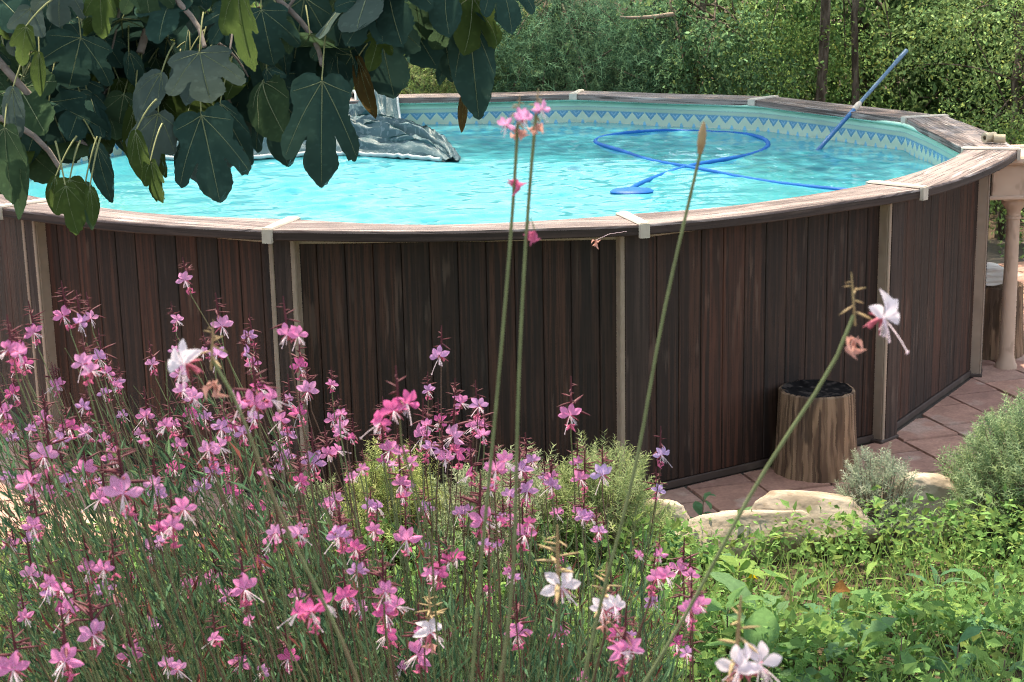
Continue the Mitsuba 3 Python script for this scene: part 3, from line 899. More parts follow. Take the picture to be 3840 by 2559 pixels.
# wooden planter behind it, with a pale cloth on top
bo = at(2300, 832, z=0.0)
pl = num('log_stool')
tag(pl, 'wide brown log stool standing behind the stone column', 'stool')
stump(pl, np.array([bo[0], bo[1] + .2, 0.004]), .16, .40, 9, top='stump_side')
principled('pale_cloth', speck((.72, .70, .64), .08, 40), 0.8, 0.2)
cl = num('folded_cloth')
tag(cl, 'pale folded cloth lying on the log stool behind the pool', 'cloth')
cm = trimesh.creation.box(extents=[.17, .2, .09])
for _ in range(4):
    cm = cm.subdivide()
cv = np.array(cm.vertices)
cv[:, 2] *= 1 - .25 * (np.abs(cv[:, 0]) / .085) ** 3
cv += (.02 * (meshkit.fbm(cv * 18, 3, 2) - .5))[:, None] + np.stack([0 * cv[:, 0], 0 * cv[:, 0], .010 * np.sin(cv[:, 2] * 130) * 0], -1)
cv[:, :2] *= (1 + .05 * np.sin(cv[:, 2:3] * 210))
part(cl, 'folds', (cv + [bo[0] - .05, bo[1] + .18, .404 + .055], np.array(cm.faces)), 'pale_cloth', smooth=60)

# ------------------------------------------------------------------ small shrubs of the bed
HSPRIG = sprig_template(13, .36, .055)


def herb(name, label, cat_, o, r, h, n, base, seed, group=None, sl=.075, sprig_w=1.0, stemcol='herb_stem', up=.28, yellow=.3, lumps=.85):
    rg = np.random.default_rng(seed)
    key = num(name)
    tag(key, label, cat_, group)
    d = rand_unit(n, rg); d[:, 2] = np.abs(d[:, 2]) * 1.0 + .10
    d = unit(d)
    lump = 1 + lumps * (meshkit.fbm(d * 2.6 + seed, 3, seed) - .5)
    rad = (.50 + .5 * rg.random(n) ** .5) * lump
    tip = o + d * np.array([r, r, h]) * rad[:, None]
    root = o + (d * np.array([r, r, 0]) * .25)
    # leafy shoots
    dirs = unit(d * np.array([.9, .9, 1]) + np.array([0, 0, up]) + rg.normal(size=(n, 3)) * .18)
    X, Y, Z = axes_for(dirs, rand_unit(n, rg))
    ln = sl * (.5 + .9 * rg.random(n))
    mm, c = scatter(HSPRIG[0], HSPRIG[1], tip - dirs * ln[:, None] * .6, X, Y, Z, np.stack([ln * sprig_w, ln, ln * sprig_w], 1), tints(n, base, rg, .3, yellow))
    part(key, 'foliage', mm, 'foliage', color=c)
    tag(key + '__foliage', kind='stuff')
    st_ = [tube(bez(root[i], (root[i] + tip[i]) / 2 + [0, 0, -.02], tip[i] - dirs[i] * ln[i] * .4, 5), np.linspace(.0028, .0012, 5), 4, False) for i in range(0, n, 3)]
    part(key, 'stems', cat(st_), stemcol)
    tag(key + '__stems', kind='stuff')
    return key


principled('herb_stem', (.20, .15, .11), 0.8, 0.2)


def gpt(px, py):
    """where the ray through this spot of the photograph meets the ground"""
    lo, hi = 1.0, 9.0
    for _ in range(40):
        mid = (lo + hi) / 2
        p = at(px, py, y=mid)
        if p[2] > ground_z(p[0], p[1]):
            lo = mid
        else:
            hi = mid
    return at(px, py, y=lo)


def bed(name, label, px, top, y, r, n, base, seed, **kw):
    """a shrub of the bed: rooted at distance y, its top where the photograph shows it"""
    p = at(px, top, y=y)
    o = np.array([p[0], y, float(ground_z(p[0], y)) - .01])
    return herb(name, label, 'shrub', o, r, p[2] - o[2] - .03, n, base, seed, **kw)


bed('grey_shrub', 'small grey-green lavender-like shrub in front of the log', 2020, 1018, 6.30, .19, 1000, (.36, .43, .32), 61, sl=.05, yellow=.1, sprig_w=1.5)
bed('green_shrub', 'large feathery green shrub at the right edge of the bed', 2392, 920, 6.30, .40, 4600, (.30, .41, .235), 62, sl=.062, yellow=.3, sprig_w=1.5, lumps=.45)
bed('light_shrub', 'light green feathery shrub in front of the pool wall beside the rocks', 1372, 1015, 5.98, .27, 1600, (.36, .45, .22), 63, sl=.065, yellow=.35, sprig_w=1.4)
bed('light_shrub', 'pale grey-green low shrub behind the two tall stems', 1150, 1035, 5.95, .34, 1700, (.38, .46, .28), 64, sl=.065, sprig_w=1.4)
bed('light_shrub', 'yellow-green shrub behind the deep pink flower cluster', 905, 1005, 5.95, .23, 1300, (.38, .46, .18), 65, sl=.065, yellow=.5, sprig_w=1.4)
bed('light_shrub', 'slim pale green shrub low behind the pink flowers on the left', 725, 1080, 5.95, .12, 480, (.36, .45, .24), 66, sl=.06, sprig_w=1.4)

# ------------------------------------------------------------------ ground cover and weeds
wr2 = np.random.default_rng(71)
n = 66000
gx_ = wr2.random(n) * 5.0 - 2.2; gy_ = 3.0 + wr2.random(n) * 3.35
den = meshkit.fbm(np.stack([gx_ * 2.2, gy_ * 2.2, 0 * gx_], -1), 3, 12)
keep = (wr2.random(n) < np.clip((den - .24) * 4.5 + .35 * (gy_ > 5.75), .06, 1)) & (gy_ < 6.10 - .05 * np.sin(gx_ * 5)) & (np.abs(gx_) < gy_ * .36 + .1)
gx_, gy_, den = gx_[keep], gy_[keep], den[keep]
n = len(gx_)
hh = np.clip(.03 + .30 * (den - .34) + .09 * wr2.random(n) ** 2, .01, .22) + .10 * np.clip((gy_ - 5.4) / .4, 0, 1)
pos = np.stack([gx_, gy_, ground_z(gx_, gy_) + hh * wr2.random(n) ** .5], -1)
d = rand_unit(n, wr2); d[:, 2] = d[:, 2] * .7 + .15
X, Y, Z = axes_for(d, rand_unit(n, wr2) * .8 + [0, 0, 1])
sz = .014 + .042 * wr2.random(n) ** 2
col = tints(n, (.20, .36, .115), wr2, .5, .5)
m, c = scatter(LEAF4[0], LEAF4[1], pos, X, Y, Z, np.stack([sz * 1.25, sz, sz], 1), col)
put('ground_cover', m, 'foliage', color=c)
tag('ground_cover', 'low bright green weeds and clover covering the bed', 'ground cover', kind='stuff')
ng = 9000
gx2 = wr2.random(ng) * 5.0 - 2.2; gy2 = 3.0 + wr2.random(ng) * 3.2
ok = np.abs(gx2) < gy2 * .36 + .1
gx2, gy2 = gx2[ok], gy2[ok]; ng = len(gx2)
d = rand_unit(ng, wr2) * .55 + [0, 0, 1]
X, Y, Z = axes_for(d, rand_unit(ng, wr2))
hh = .07 + .13 * wr2.random(ng)
m, c = scatter(BLADE[0], BLADE[1], np.stack([gx2, gy2, ground_z(gx2, gy2)], -1), X, Y, Z, np.stack([.005 + .004 * wr2.random(ng), hh, hh], 1), tints(ng, (.24, .36, .12), wr2, .35, .35))
put('grass', m, 'foliage', color=c)
tag('grass', 'thin grass blades among the weeds', 'grass', kind='stuff')


def blade_leaf(L, w, bend, fold, nl=9, nw=2, wave=0.0, teeth=0.0):
    """a lance-shaped leaf along +y, face +z"""
    t = np.linspace(0, 1, nl)
    wd = w * np.interp(t, [0, .12, .35, .62, .85, 1], [.08, .16, .62, 1.0, .62, .0])
    wd = wd * (1 + teeth * np.where(np.arange(nl) % 2, 1, -1) * (t > .15) * (t < .95))
    s = np.linspace(-1, 1, 2 * nw + 1)
    a = bend * t
    yy = L * np.cumsum(np.cos(a)) / nl; zz = -L * np.cumsum(np.sin(a)) / nl
    yy -= yy[0]; zz -= zz[0]
    v = np.stack(np.broadcast_arrays(s[None] * wd[:, None], yy[:, None], zz[:, None] + fold * np.abs(s)[None] * wd[:, None] + wave * np.sin(t * 17)[:, None] * s[None] ** 2 * np.sign(s)[None]), -1)
    k = 2 * nw + 1
    i, j = np.meshgrid(np.arange(nl - 1), np.arange(k - 1), indexing='ij')
    q = (i * k + j).ravel()
    return v.reshape(-1, 3), np.vstack([np.stack([q, q + 1, q + k + 1], 1), np.stack([q, q + k + 1, q + k], 1)])


def green_tex(rgb, s=60):
    def f(p, n, uv):
        return mi.Color3f(rgb) * (.75 + .5 * fbm(p.x * s, p.y * s, p.z * s))
    return f


for k, c in enumerate([(.165, .31, .11), (.13, .27, .13), (.25, .39, .11), (.17, .30, .14)]):
    leaf_bsdf(f'weed_leaf_{k}', green_tex(c), .95, .42)
blades = [mikit.ply(blade_leaf(1, .125, b, .25, 10, 1, .012, tth), 'weed_leaf_0', smooth=True) for b, tth in ((.7, 0), (1.1, .12), (1.5, 0), (.9, .2))]
weeds = [(1530, 1240), (1620, 1225), (1690, 1290), (1760, 1250), (1850, 1260), (1950, 1290), (2080, 1250), (2150, 1230), (2230, 1250), (2300, 1290), (1560, 1330), (1700, 1380), (1830, 1400), (1900, 1450), (2000, 1400),
         (2060, 1470), (2150, 1400), (2200, 1480), (2290, 1430), (2340, 1500), (1760, 1480), (1660, 1500), (1850, 1540), (1960, 1560), (2080, 1570), (2180, 1580), (2300, 1585), (1742, 1590), (1480, 1290), (1420, 1340)]
ORD = 'first second third fourth fifth sixth seventh eighth ninth tenth eleventh twelfth thirteenth fourteenth'.split()
tall = {(2150, 1230), (2230, 1250), (1850, 1260)}
for q, (px, py) in enumerate(weeds):
    rg = np.random.default_rng(400 + q)
    o = gpt(px + rg.normal() * 8, py)
    key = num('weed_plant')
    big = .10 + .10 * rg.random()
    row = 0 if py < 1300 else 1 if py < 1460 else 2
    nth = sorted(x for x, y in weeds if (0 if y < 1300 else 1 if y < 1460 else 2) == row).index(px)
    tag(key, f"{['lance-leaved', 'broad-leaved', 'yellow-green'][q % 3]} weed, {ORD[nth]} from the left in the {['back row by the rocks', 'middle row of the ground cover', 'front row at the bottom'][row]}", 'weed', 'leafy weeds in the ground cover')
    big *= [.75, 1.0, 1.4][row]
    nl = int(rg.integers(6, 10))
    stem_h = .05 + .12 * rg.random()
    for i in range(nl):
        a = i * 2.4 + rg.random()
        el = .35 + .8 * rg.random()
        d = np.array([math.cos(a) * math.cos(el), math.sin(a) * math.cos(el), math.sin(el)])
        X_, Y_, Z_ = axes_for(d[None], np.array([[0, 0, 1.0]]) + rg.normal(size=(1, 3)) * .2)
        L = big * (.6 + .6 * rg.random())
        b_ = frame(o + [0, 0, stem_h * rg.random()], X_[0] * L * (.9 + .5 * (q % 2)), Y_[0] * L, Z_[0] * L)
        kk = num(key + '__leaf')
        copy_to(kk, blades[int(rg.integers(4))], b_, f'weed_leaf_{[0, 1, 2][q % 3] if rg.random() < .7 else 3}')
    part(key, 'stem', tube([o - [0, 0, .01], o + [0.005, 0, stem_h]], [.0035, .002], 5), 'herb_green' if 'herb_green' in scene else 'herb_stem')

# a few stray leaves on the weeds
for (px, py, L, rgb, lab) in ((1905, 1425, .13, (.16, .085, .03), 'dry brown curled leaf lying on the ground cover'), (1716, 1392, .06, (.62, .42, .02), 'small bright yellow leaf lying in the ground cover'), (1995, 1232, .07, (.16, .15, .17), 'grey dead leaf on the soil below the grey shrub')):
    o = gpt(px, py) + np.array([0, 0, .10])
    leaf_bsdf('stray_' + str(px), green_tex(rgb, 40), .5, .5)
    k_ = num('stray_leaf')
    X_, Y_, Z_ = axes_for(np.array([[.8, .35, .15]]), np.array([[-.1, -.5, .9]]))
    copy_to(k_, mikit.ply(blade_leaf(1, .26, .9, .5, 10, 2, .05, 0), 'weed_leaf_0', smooth=True), frame(o, X_[0] * L, Y_[0] * L, Z_[0] * L), 'stray_' + str(px))
    tag(k_, lab, 'leaf', 'stray leaves on the bed')

# ------------------------------------------------------------------ fig tree, upper left
def chaikin(p, n=2):
    for _ in range(n):
        q = []
        for a, b in zip(p[:-1], p[1:]):
            q += [a * .75 + b * .25, a * .25 + b * .75]
        p = np.vstack([p[:1], q, p[-1:]])
    return p


FIG_SHAPES = [  # right half of the outline from the stalk to the tip, and the ends of the side veins
    ([(0, 0), (.10, -.055), (.24, -.05), (.36, .03), (.39, .15), (.33, .26), (.35, .34), (.43, .46), (.49, .60), (.47, .74), (.39, .78), (.29, .69), (.16, .50), (.19, .62), (.23, .74), (.20, .86), (.10, .96), (0, 1.02)], [(.34, .12), (.43, .72)]),
    ([(0, 0), (.10, -.04), (.22, -.02), (.30, .08), (.33, .22), (.40, .34), (.44, .50), (.39, .60), (.28, .58), (.20, .55), (.22, .66), (.24, .78), (.17, .91), (.06, .99), (0, 1.02)], [(.28, .14), (.39, .54)]),
    ([(0, 0), (.08, -.02), (.19, .06), (.27, .22), (.30, .42), (.28, .62), (.20, .80), (.09, .95), (0, 1.02)], [(.20, .28), (.24, .58)]),
    ([(0, 0), (.09, -.05), (.20, -.05), (.27, .03), (.24, .14), (.16, .22), (.24, .34), (.34, .50), (.36, .64), (.28, .66), (.18, .56), (.12, .46), (.14, .58), (.18, .74), (.15, .90), (0, 1.03)], [(.22, .06), (.32, .60)])]


def fig_leaf(shape, droop, fold, seed):
    half, ends = FIG_SHAPES[shape]
    h = chaikin(np.array(half, float), 2)
    rg = np.random.default_rng(seed)
    h[1:-1] += rg.normal(size=(len(h) - 2, 2)) * .006
    left = h[::-1][1:-1] * np.array([-.96, 1]) + rg.normal(size=(len(h) - 2, 2)) * .006
    pg = sg.Polygon(np.vstack([h, left])).buffer(0)
    if pg.geom_type != 'Polygon':
        pg = max(pg.geoms, key=lambda g: g.area)
    # triangles on a grid clipped by the outline
    v2, f2 = trimesh.creation.triangulate_polygon(pg, engine='earcut')
    v3, f3 = trimesh.remesh.subdivide_to_size(np.column_stack([v2, np.zeros(len(v2))]), f2, .16)
    v3, inv = np.unique(np.round(v3, 6), axis=0, return_inverse=True)
    f3 = inv.reshape(-1)[f3]

    def bend(p):
        x, y = p[..., 0], p[..., 1]
        ph = rg_ph
        z = fold * np.abs(x) ** 1.3 + .05 * np.sin(4 * y + 2 * ph) * np.sign(x) * np.abs(x) - .10 * np.abs(x) ** 2 * 3 * (fold > .25) + .035 * np.sin(7 * y + ph) * np.abs(x) * 2 + .02 * np.sin(11 * x + 5 * y + ph)
        a = droop * y
        yy = np.where(np.abs(a) < 1e-4, y, np.sin(a) / max(abs(droop), 1e-4) * np.sign(droop)) if droop else y
        zz = -(1 - np.cos(a)) / droop if droop else 0 * y
        return np.stack([x, yy - z * np.sin(a), zz + z * np.cos(a)], -1)
    rg_ph = rg.random() * 6
    blade = (bend(v3), f3)
    # raised veins: midrib and two pairs of side veins
    vn = []
    lines = [[(0, 0), (0, .5), (0, .98)]] + [[(0, .02), (sx * ex * .5, .04 + (ey - .04) * .42), (sx * ex, ey)] for ex, ey in ends for sx in (1, -1)]
    for li, pts in enumerate(lines):
        p = np.array(pts, float)
        p = spline(np.column_stack([p, np.zeros(3)]), 9)
        b = bend(p)
        b[:, 2] += .003
        vn.append(tube(b, np.linspace(.010 if li == 0 else .0065, .002, 9), 4, False))
    return blade, cat(vn)


def fig_col(base, dark):
    def f(p, n, uv):
        a = fbm(p.x * 24, p.y * 24, p.z * 24)
        b = smoothstep(.55, .75, fbm(p.x * 70 + 3, p.y * 70, p.z * 70))
        c = mix(dark, base, a)
        return mix(c, mi.Color3f(base) * 1.5, b * .35)
    return f


for k, (b, d, tr_, ro) in enumerate([((.040, .082, .064), (.024, .056, .046), .5, .40), ((.065, .115, .056), (.040, .075, .042), .9, .45), ((.085, .130, .038), (.055, .095, .028), 1.3, .5),
                                     ((.095, .135, .118), (.065, .100, .086), .5, .45), ((.12, .085, .030), (.07, .05, .02), .7, .6)]):
    leaf_bsdf(f'fig_{k}', fig_col(b, d), tr_, ro)
principled('fig_vein', (.16, .20, .10), .5, .3)
principled('fig_stalk', (.22, .24, .10), .5, .3)
principled('fig_bark', lambda p, n, uv: mix((.12, .10, .085), (.30, .26, .22), fbm(p.x * 60, p.y * 60, p.z * 60)), .85, .2, (lambda p, n, uv: fbm(p.x * 70, p.y * 70, p.z * 25), .003))
FIG_SRC = []
for s in range(4):
    for q, (dr_, fo) in enumerate([(.35, .18), (.8, .30), (.15, -.10), (.6, .45)]):
        bl, vn = fig_leaf(s, dr_, fo, 10 * s + q)
        FIG_SRC.append((s, q, mikit.ply(bl, 'fig_0', smooth=True), mikit.ply(vn, 'fig_vein', smooth=True)))

fig = num('fig_tree')
tag(fig, 'fig tree whose big lobed leaves hang into the upper left of the picture', 'fig tree')
frng = np.random.default_rng(91)


def add_fig_leaf(base, tip, shape, q, mat, tilt=0.0, roll=0.0, width=1.0, stalk=None, lab=None):
    """a leaf from the end of its stalk to its tip; the face turns to the camera side, tilted up by tilt"""
    Y = unit(tip - base); L = np.linalg.norm(tip - base) * 1.04
    view = unit(EYE - base)
    nrm = view * math.cos(tilt) + np.array([0, 0, 1.0]) * math.sin(tilt)
    nrm = nrm + np.cross(Y, nrm) * math.tan(roll)
    X, Y_, Z = axes_for(Y[None], nrm[None])
    m = frame(base, X[0] * L * width, Y_[0] * L, Z[0] * L)
    src = next(x for x in FIG_SRC if x[0] == shape and x[1] == q)
    k = copy_to(num(fig + '__leaf'), src[2], m, f'fig_{mat}')
    if lab:
        tag(k, lab)
    copy_to(k + '__veins', src[3], m)
    if stalk is not None:
        part(k, 'stalk', tube(bez(stalk, (stalk + base) / 2 + np.array([0, 0, .015]), base + Y * L * .01, 6), np.linspace(.0026, .0018, 6), 5, False), 'fig_stalk', smooth=True)


def f2(px, py, d):
    return at(px, py, y=d)


hero = [  # base, tip, distance, shape, bend, material, tilt, width, roll
    ((740, 182), (736, 424), 4.2, 0, 0, 0, .35, .72, .05), ((462, 262), (503, 457), 4.15, 0, 2, 0, .0, .86, .1), ((364, 258), (338, 420), 4.15, 1, 1, 3, .5, .80, -.4), ((186, 84), (158, 208), 4.3, 0, 1, 0, .6, 1.45, -.2),
    ((458, 118), (480, 236), 4.1, 0, 1, 3, .75, 1.5, .2), ((372, 166), (308, 270), 4.15, 2, 0, 3, .6, .95, .1), ((72, 18), (52, 122), 4.1, 1, 1, 3, .6, .9, -.3), ((545, -35), (556, 162), 4.0, 1, 3, 2, .3, .55, .5),
    ((112, 232), (165, 378), 4.3, 0, 1, 0, .6, 1.35, .3), ((160, 410), (184, 536), 4.05, 1, 3, 2, .1, .75, -.2), ((128, 405), (112, 492), 4.08, 2, 1, 2, .2, .65, .3), ((196, 418), (217, 522), 4.1, 2, 0, 1, .0, .6, -.3),
    ((862, 20), (902, 218), 4.5, 1, 0, 0, .1, 1.0, .1), ((1078, 30), (1096, 268), 4.5, 2, 0, 0, .2, .72, .1), ((1066, 215), (1060, 306), 4.6, 2, 1, 4, .1, .4, .0), ((612, 190), (655, 376), 4.5, 0, 2, 0, -.2, .8, .5),
    ((310, 245), (322, 432), 4.35, 2, 1, 2, .1, .62, .3), ((285, 215), (262, 330), 4.4, 1, 1, 1, .5, .9, .0), ((222, 330), (246, 462), 4.25, 2, 0, 0, .0, .65, .4), ((420, 330), (418, 414), 4.5, 2, 2, 0, -.2, .7, .0),
    ((1010, -20), (1030, 182), 4.7, 2, 0, 0, .1, .6, .2), ((700, -10), (662, 210), 4.55, 1, 0, 0, .2, 1.0, .1), ((790, -40), (812, 150), 4.6, 0, 0, 1, .2, .9, .0), ((640, 60), (612, 235), 4.5, 2, 2, 0, .1, .8, -.2),
    ((950, -60), (962, 120), 4.65, 1, 3, 1, .2, .7, .3), ((822, 130), (848, 282), 4.45, 2, 1, 4, .1, .45, .3), ((30, 200), (28, 322), 4.0, 2, 1, 3, .4, .7, .3), ((10, 290), (20, 470), 3.95, 1, 3, 1, .0, .6, .2),
    ((45, 330), (50, 500), 4.0, 2, 0, 1, .1, .4, -.2), ((90, 120), (82, 222), 4.15, 2, 1, 2, .3, .55, .2), ((232, -30), (226, 90), 4.1, 1, 1, 2, .3, .7, .2), ((330, -60), (345, 50), 4.3, 0, 0, 1, .3, 1.1, .1),
    ((140, -50), (128, 60), 4.1, 0, 1, 3, .5, 1.1, .1), ((420, -70), (402, 60), 4.4, 1, 0, 0, .3, 1.0, .0), ((505, 235), (572, 374), 4.3, 2, 0, 0, -.1, .7, .1), ((260, 120), (268, 250), 4.6, 0, 0, 0, .2, 1.2, .0),
    ((360, 330), (352, 462), 4.45, 1, 3, 2, .0, .5, .2), ((1120, -60), (1146, 50), 4.7, 2, 0, 0, .2, .7, .2), ((720, 20), (735, 150), 4.6, 0, 0, 0, .3, 1.0, .2), ((560, 150), (585, 280), 4.6, 1, 2, 0, .0, 1.0, .2),
    ((150, 425), (172, 536), 3.9, 1, 3, 2, .1, .7, .2), ((206, 430), (224, 518), 3.92, 2, 1, 2, .1, .6, -.3), ((312, 300), (322, 432), 3.95, 2, 1, 2, .1, .6, .3), ((345, 370), (362, 464), 3.95, 1, 3, 2, .0, .6, .4), ((60, 60), (42, 150), 3.95, 1, 1, 2, .2, .7, .2),
    ((880, 70), (845, 205), 4.6, 0, 2, 0, .0, 1.0, -.2), ((1040, 60), (1010, 190), 4.75, 2, 0, 0, .1, .55, .0), ((600, 20), (628, 150), 4.35, 0, 1, 0, .5, 1.1, .1), ((780, 60), (770, 200), 4.5, 1, 0, 0, .3, 1.0, .2)]
for (b, t, d, sh, q, mt, ti, wd, ro) in hero:
    bb = f2(*b, d); tt_ = f2(*t, d - .03)
    s0 = bb + np.array([frng.normal() * .03, .05 + .05 * frng.random(), .06 + .05 * frng.random()])
    add_fig_leaf(bb, tt_, sh, q, mt, ti, ro, wd * 1.05, s0)
# more leaves filling the mass behind, out to the outline of the photograph
lim_x = [0, 60, 150, 250, 350, 450, 560, 650, 740, 830, 900, 1000, 1060, 1110, 1160]
lim_y = [480, 385, 372, 385, 395, 350, 310, 310, 300, 210, 165, 125, 135, 105, 50]
made = 0
while made < 260:
    px, py = 1200 * frng.random() ** 1.25 - 30, -90 + frng.random() * 470
    L = 62 + 60 * frng.random()
    lim = np.interp(px, lim_x, lim_y)
    if py + L > lim:
        continue
    d = 4.35 + .9 * frng.random()
    a = frng.normal() * .40
    b = f2(px, py, d); t = f2(px + L * math.sin(a), py + L * math.cos(a), d - .04 + .1 * frng.normal())
    mt = int(frng.choice([0, 0, 0, 0, 1, 1, 2, 3]))
    add_fig_leaf(b, t, int(frng.choice([0, 0, 1, 1, 2, 3])), int(frng.integers(4)), mt, .15 + .4 * frng.random(), frng.normal() * .45, .75 + .35 * frng.random(), b + np.array([frng.normal() * .03, .06, .07]))
    made += 1
made = 0
while made < 90:
    px, py = 640 * frng.random() - 20, 120 + frng.random() * 330
    L = 55 + 45 * frng.random()
    if py + L > np.interp(px, lim_x, lim_y) - 6:
        continue
    d = 4.45 + .5 * frng.random()
    a = frng.normal() * .5
    b = f2(px, py, d); t = f2(px + L * math.sin(a), py + L * math.cos(a), d - .05 + .12 * frng.normal())
    add_fig_leaf(b, t, int(frng.choice([0, 1, 1, 2, 2, 3])), int(frng.integers(4)), int(frng.choice([0, 1, 1, 2, 2, 3])), .1 + .5 * frng.random(), frng.normal() * .5, .7 + .35 * frng.random(), b + np.array([frng.normal() * .03, .05, .06]))
    made += 1
# crown above and beyond the frame
nup = 520
U = np.stack([-2.6 + 2.9 * frng.random(nup), 3.4 + 2.6 * frng.random(nup), 2.45 + 1.3 * frng.random(nup)], -1)
U[:, 2] += .12 * (U[:, 1] - 4)
U[:220, 0] = .3 + 2.0 * frng.random(220); U[:220, 1] = 4.8 + 1.1 * frng.random(220); U[:220, 2] = 2.75 + .8 * frng.random(220)
src_v, src_f = fig_leaf(0, .5, .2, 77)[0]
dd = rand_unit(nup, frng); dd[:, 2] = -np.abs(dd[:, 2]) - .2
X, Y, Z = axes_for(dd, rand_unit(nup, frng) * .4 + [0, 0, .8])
mm, _ = scatter(src_v, src_f, U, X, Y, Z, .13 + .10 * frng.random(nup))
part(fig, 'upper_leaves', mm, 'fig_1', smooth=True)
tag(fig + '__upper_leaves', kind='stuff')
tr0 = np.array([-2.5, 4.6, float(ground_z(-2.5, 4.6)) - .05])
part(fig, 'trunk', tube(spline([tr0, tr0 + [.1, 0, .9], tr0 + [.3, .05, 1.8], tr0 + [.7, .1, 2.5]], 24), np.linspace(.10, .05, 24), 12), 'fig_bark', smooth=True)
limbs = [[tr0 + [.3, .05, 1.8], f2(150, -120, 4.5), f2(320, -30, 4.5), f2(322, 122, 4.45)], [tr0 + [.5, .1, 2.2], f2(330, -140, 4.4), f2(410, 5, 4.3), f2(445, 45, 4.25), f2(470, 108, 4.2)],
         [tr0 + [.7, .1, 2.5], f2(500, -160, 4.6), f2(760, -60, 4.6), f2(950, -10, 4.6), f2(1060, 40, 4.65)], [tr0 + [.3, .05, 1.8], f2(-20, 120, 4.3), f2(80, 230, 4.3), f2(190, 330, 4.3), f2(240, 390, 4.25)],
         [tr0 + [.2, .05, 1.6], f2(-40, 260, 4.1), f2(60, 300, 4.1), f2(140, 390, 4.1)], [tr0 + [.7, .1, 2.5], f2(420, -120, 4.5), f2(600, -30, 4.5), f2(700, 60, 4.45), f2(740, 150, 4.35)]]
for li, pts in enumerate(limbs):
    part(fig, 'branch', tube(spline(np.array([np.asarray(p, float) for p in pts]), 30), np.linspace(.020 if li else .018, .006 if li else .011, 30), 8), 'fig_bark', smooth=True)
tw = []
for _ in range(26):
    px, py = frng.random() * 1080, frng.random() * 240 - 20
    d = 4.4 + .5 * frng.random()
    a, b = f2(px, py, d), f2(px + frng.normal() * 60, py + 50 + 60 * frng.random(), d + .1 * frng.normal())
    if py + 110 < np.interp(px, lim_x, lim_y):
        tw.append(tube(bez(a, (a + b) / 2 + [.01, 0, .02], b, 6), np.linspace(.005, .0025, 6), 5, False))
for t_ in tw:
    part(fig, 'twig', t_, 'fig_bark', smooth=True)

# ------------------------------------------------------------------ pink flowering plants in front
def petal_mesh(cup=.25, curl=.25):
    t = np.array([0, .12, .3, .5, .7, .87, 1.0]); w = np.array([.05, .06, .26, .46, .48, .30, .03])
    s = np.array([-1, -.5, 0, .5, 1])
    v = np.stack(np.broadcast_arrays(s[None] * w[:, None] * .5, t[:, None] + 0 * s[None], (.10 * np.sin(t * PI) - curl * t ** 2)[:, None] + cup * (s[None] * w[:, None]) ** 2 * 2), -1)
    i, j = np.meshgrid(np.arange(6), np.arange(4), indexing='ij')
    q = (i * 5 + j).ravel()
    return v.reshape(-1, 3), np.vstack([np.stack([q, q + 1, q + 6], 1), np.stack([q, q + 6, q + 5], 1)])


def stamen_mesh(seed, n=8):
    rg = np.random.default_rng(seed)
    ms = []
    for i in range(n + 1):
        L = (.50 if i < n else .72) * (.8 + .4 * rg.random())
        a = rg.normal() * .38
        d = np.array([math.sin(a) * .8, -.80, .45 + .2 * rg.normal()])
        p = bez(np.zeros(3), d * L * .5 + np.array([0, .03, .06]), d * L, 5)
        ms.append(tube(p, .008 if i < n else .012, 3, False))
        e = d * L; u = unit(d)
        x = unit(np.cross(u, [1, 0, .2]))
        s = .022 if i < n else .036
        ms.append(hull([e - x * s * 1.6, e + x * s * 1.6, e + u * s, e - u * s, e + np.cross(u, x) * s * .7, e - np.cross(u, x) * s * .7]))
    return cat(ms)


def calyx_mesh():
    ms = [tube([[0, 0, 0], [0, -.06, -.16], [0, -.22, -.30]], [.035, .045, .05], 6)]
    for a in (.6, 2.2, 3.9, 5.5):
        d = np.array([math.cos(a) * .6, math.sin(a) * .35 - .25, -.35])
        ms.append(tube(bez(np.array([0, 0, -.03]), d * .25 + np.array([0, .04, -.05]), d * .62, 5), [.02, .035, .032, .022, .005], 5))
    return cat(ms)


def spike_mesh(seed, n=13):
    """a raceme tip: pointed buds in a spiral, along +y, one unit high"""
    rg = np.random.default_rng(seed)
    prof = lathe([(0, 0), (.040, .12), (.062, .35), (.055, .6), (.025, .85), (0, 1)], 6)
    ms = [tube([[0, -.35, 0], [0, .3, 0], [0, .75, 0]], [.030, .026, .014], 5)]
    for i in range(n):
        t = i / (n - 1)
        a = i * 2.4 + rg.random() * .4
        tl = .55 * (1 - t) + .12
        d = unit(np.array([math.cos(a) * tl, 1, math.sin(a) * tl]))
        L = .46 * (1 - .62 * t) * (.85 + .3 * rg.random())
        X, Y, Z = axes_for(d[None], rand_unit(1, rg))
        ms.append((prof[0] @ np.stack([X[0] * L * (1.0 + .3 * (1 - t)), Y[0] * L, Z[0] * L]) + np.array([0, -.05 + .62 * t ** .9, 0]), prof[1]))
    return cat(ms)


def spent_mesh(seed):
    """withered flowers hanging below the open ones"""
    rg = np.random.default_rng(seed)
    ms = []
    pv, pf = petal_mesh(.9, .6)
    for i in range(5):
        a = i * 2.4 + rg.random()
        d = unit(np.array([math.cos(a) * .75, -.45 + .4 * rg.normal(), math.sin(a) * .75]))
        X, Y, Z = axes_for(d[None], rand_unit(1, rg))
        L = .22 + .22 * rg.random()
        ms.append((pv @ np.stack([X[0] * L * .8, Y[0] * L, Z[0] * L]) + np.array([0, -.18 * i / 5, 0]), pf))
        ms.append(tube([np.zeros(3), d * .14 + [0, -.18 * i / 5, 0]], [.02, .03], 4))
    return cat(ms)


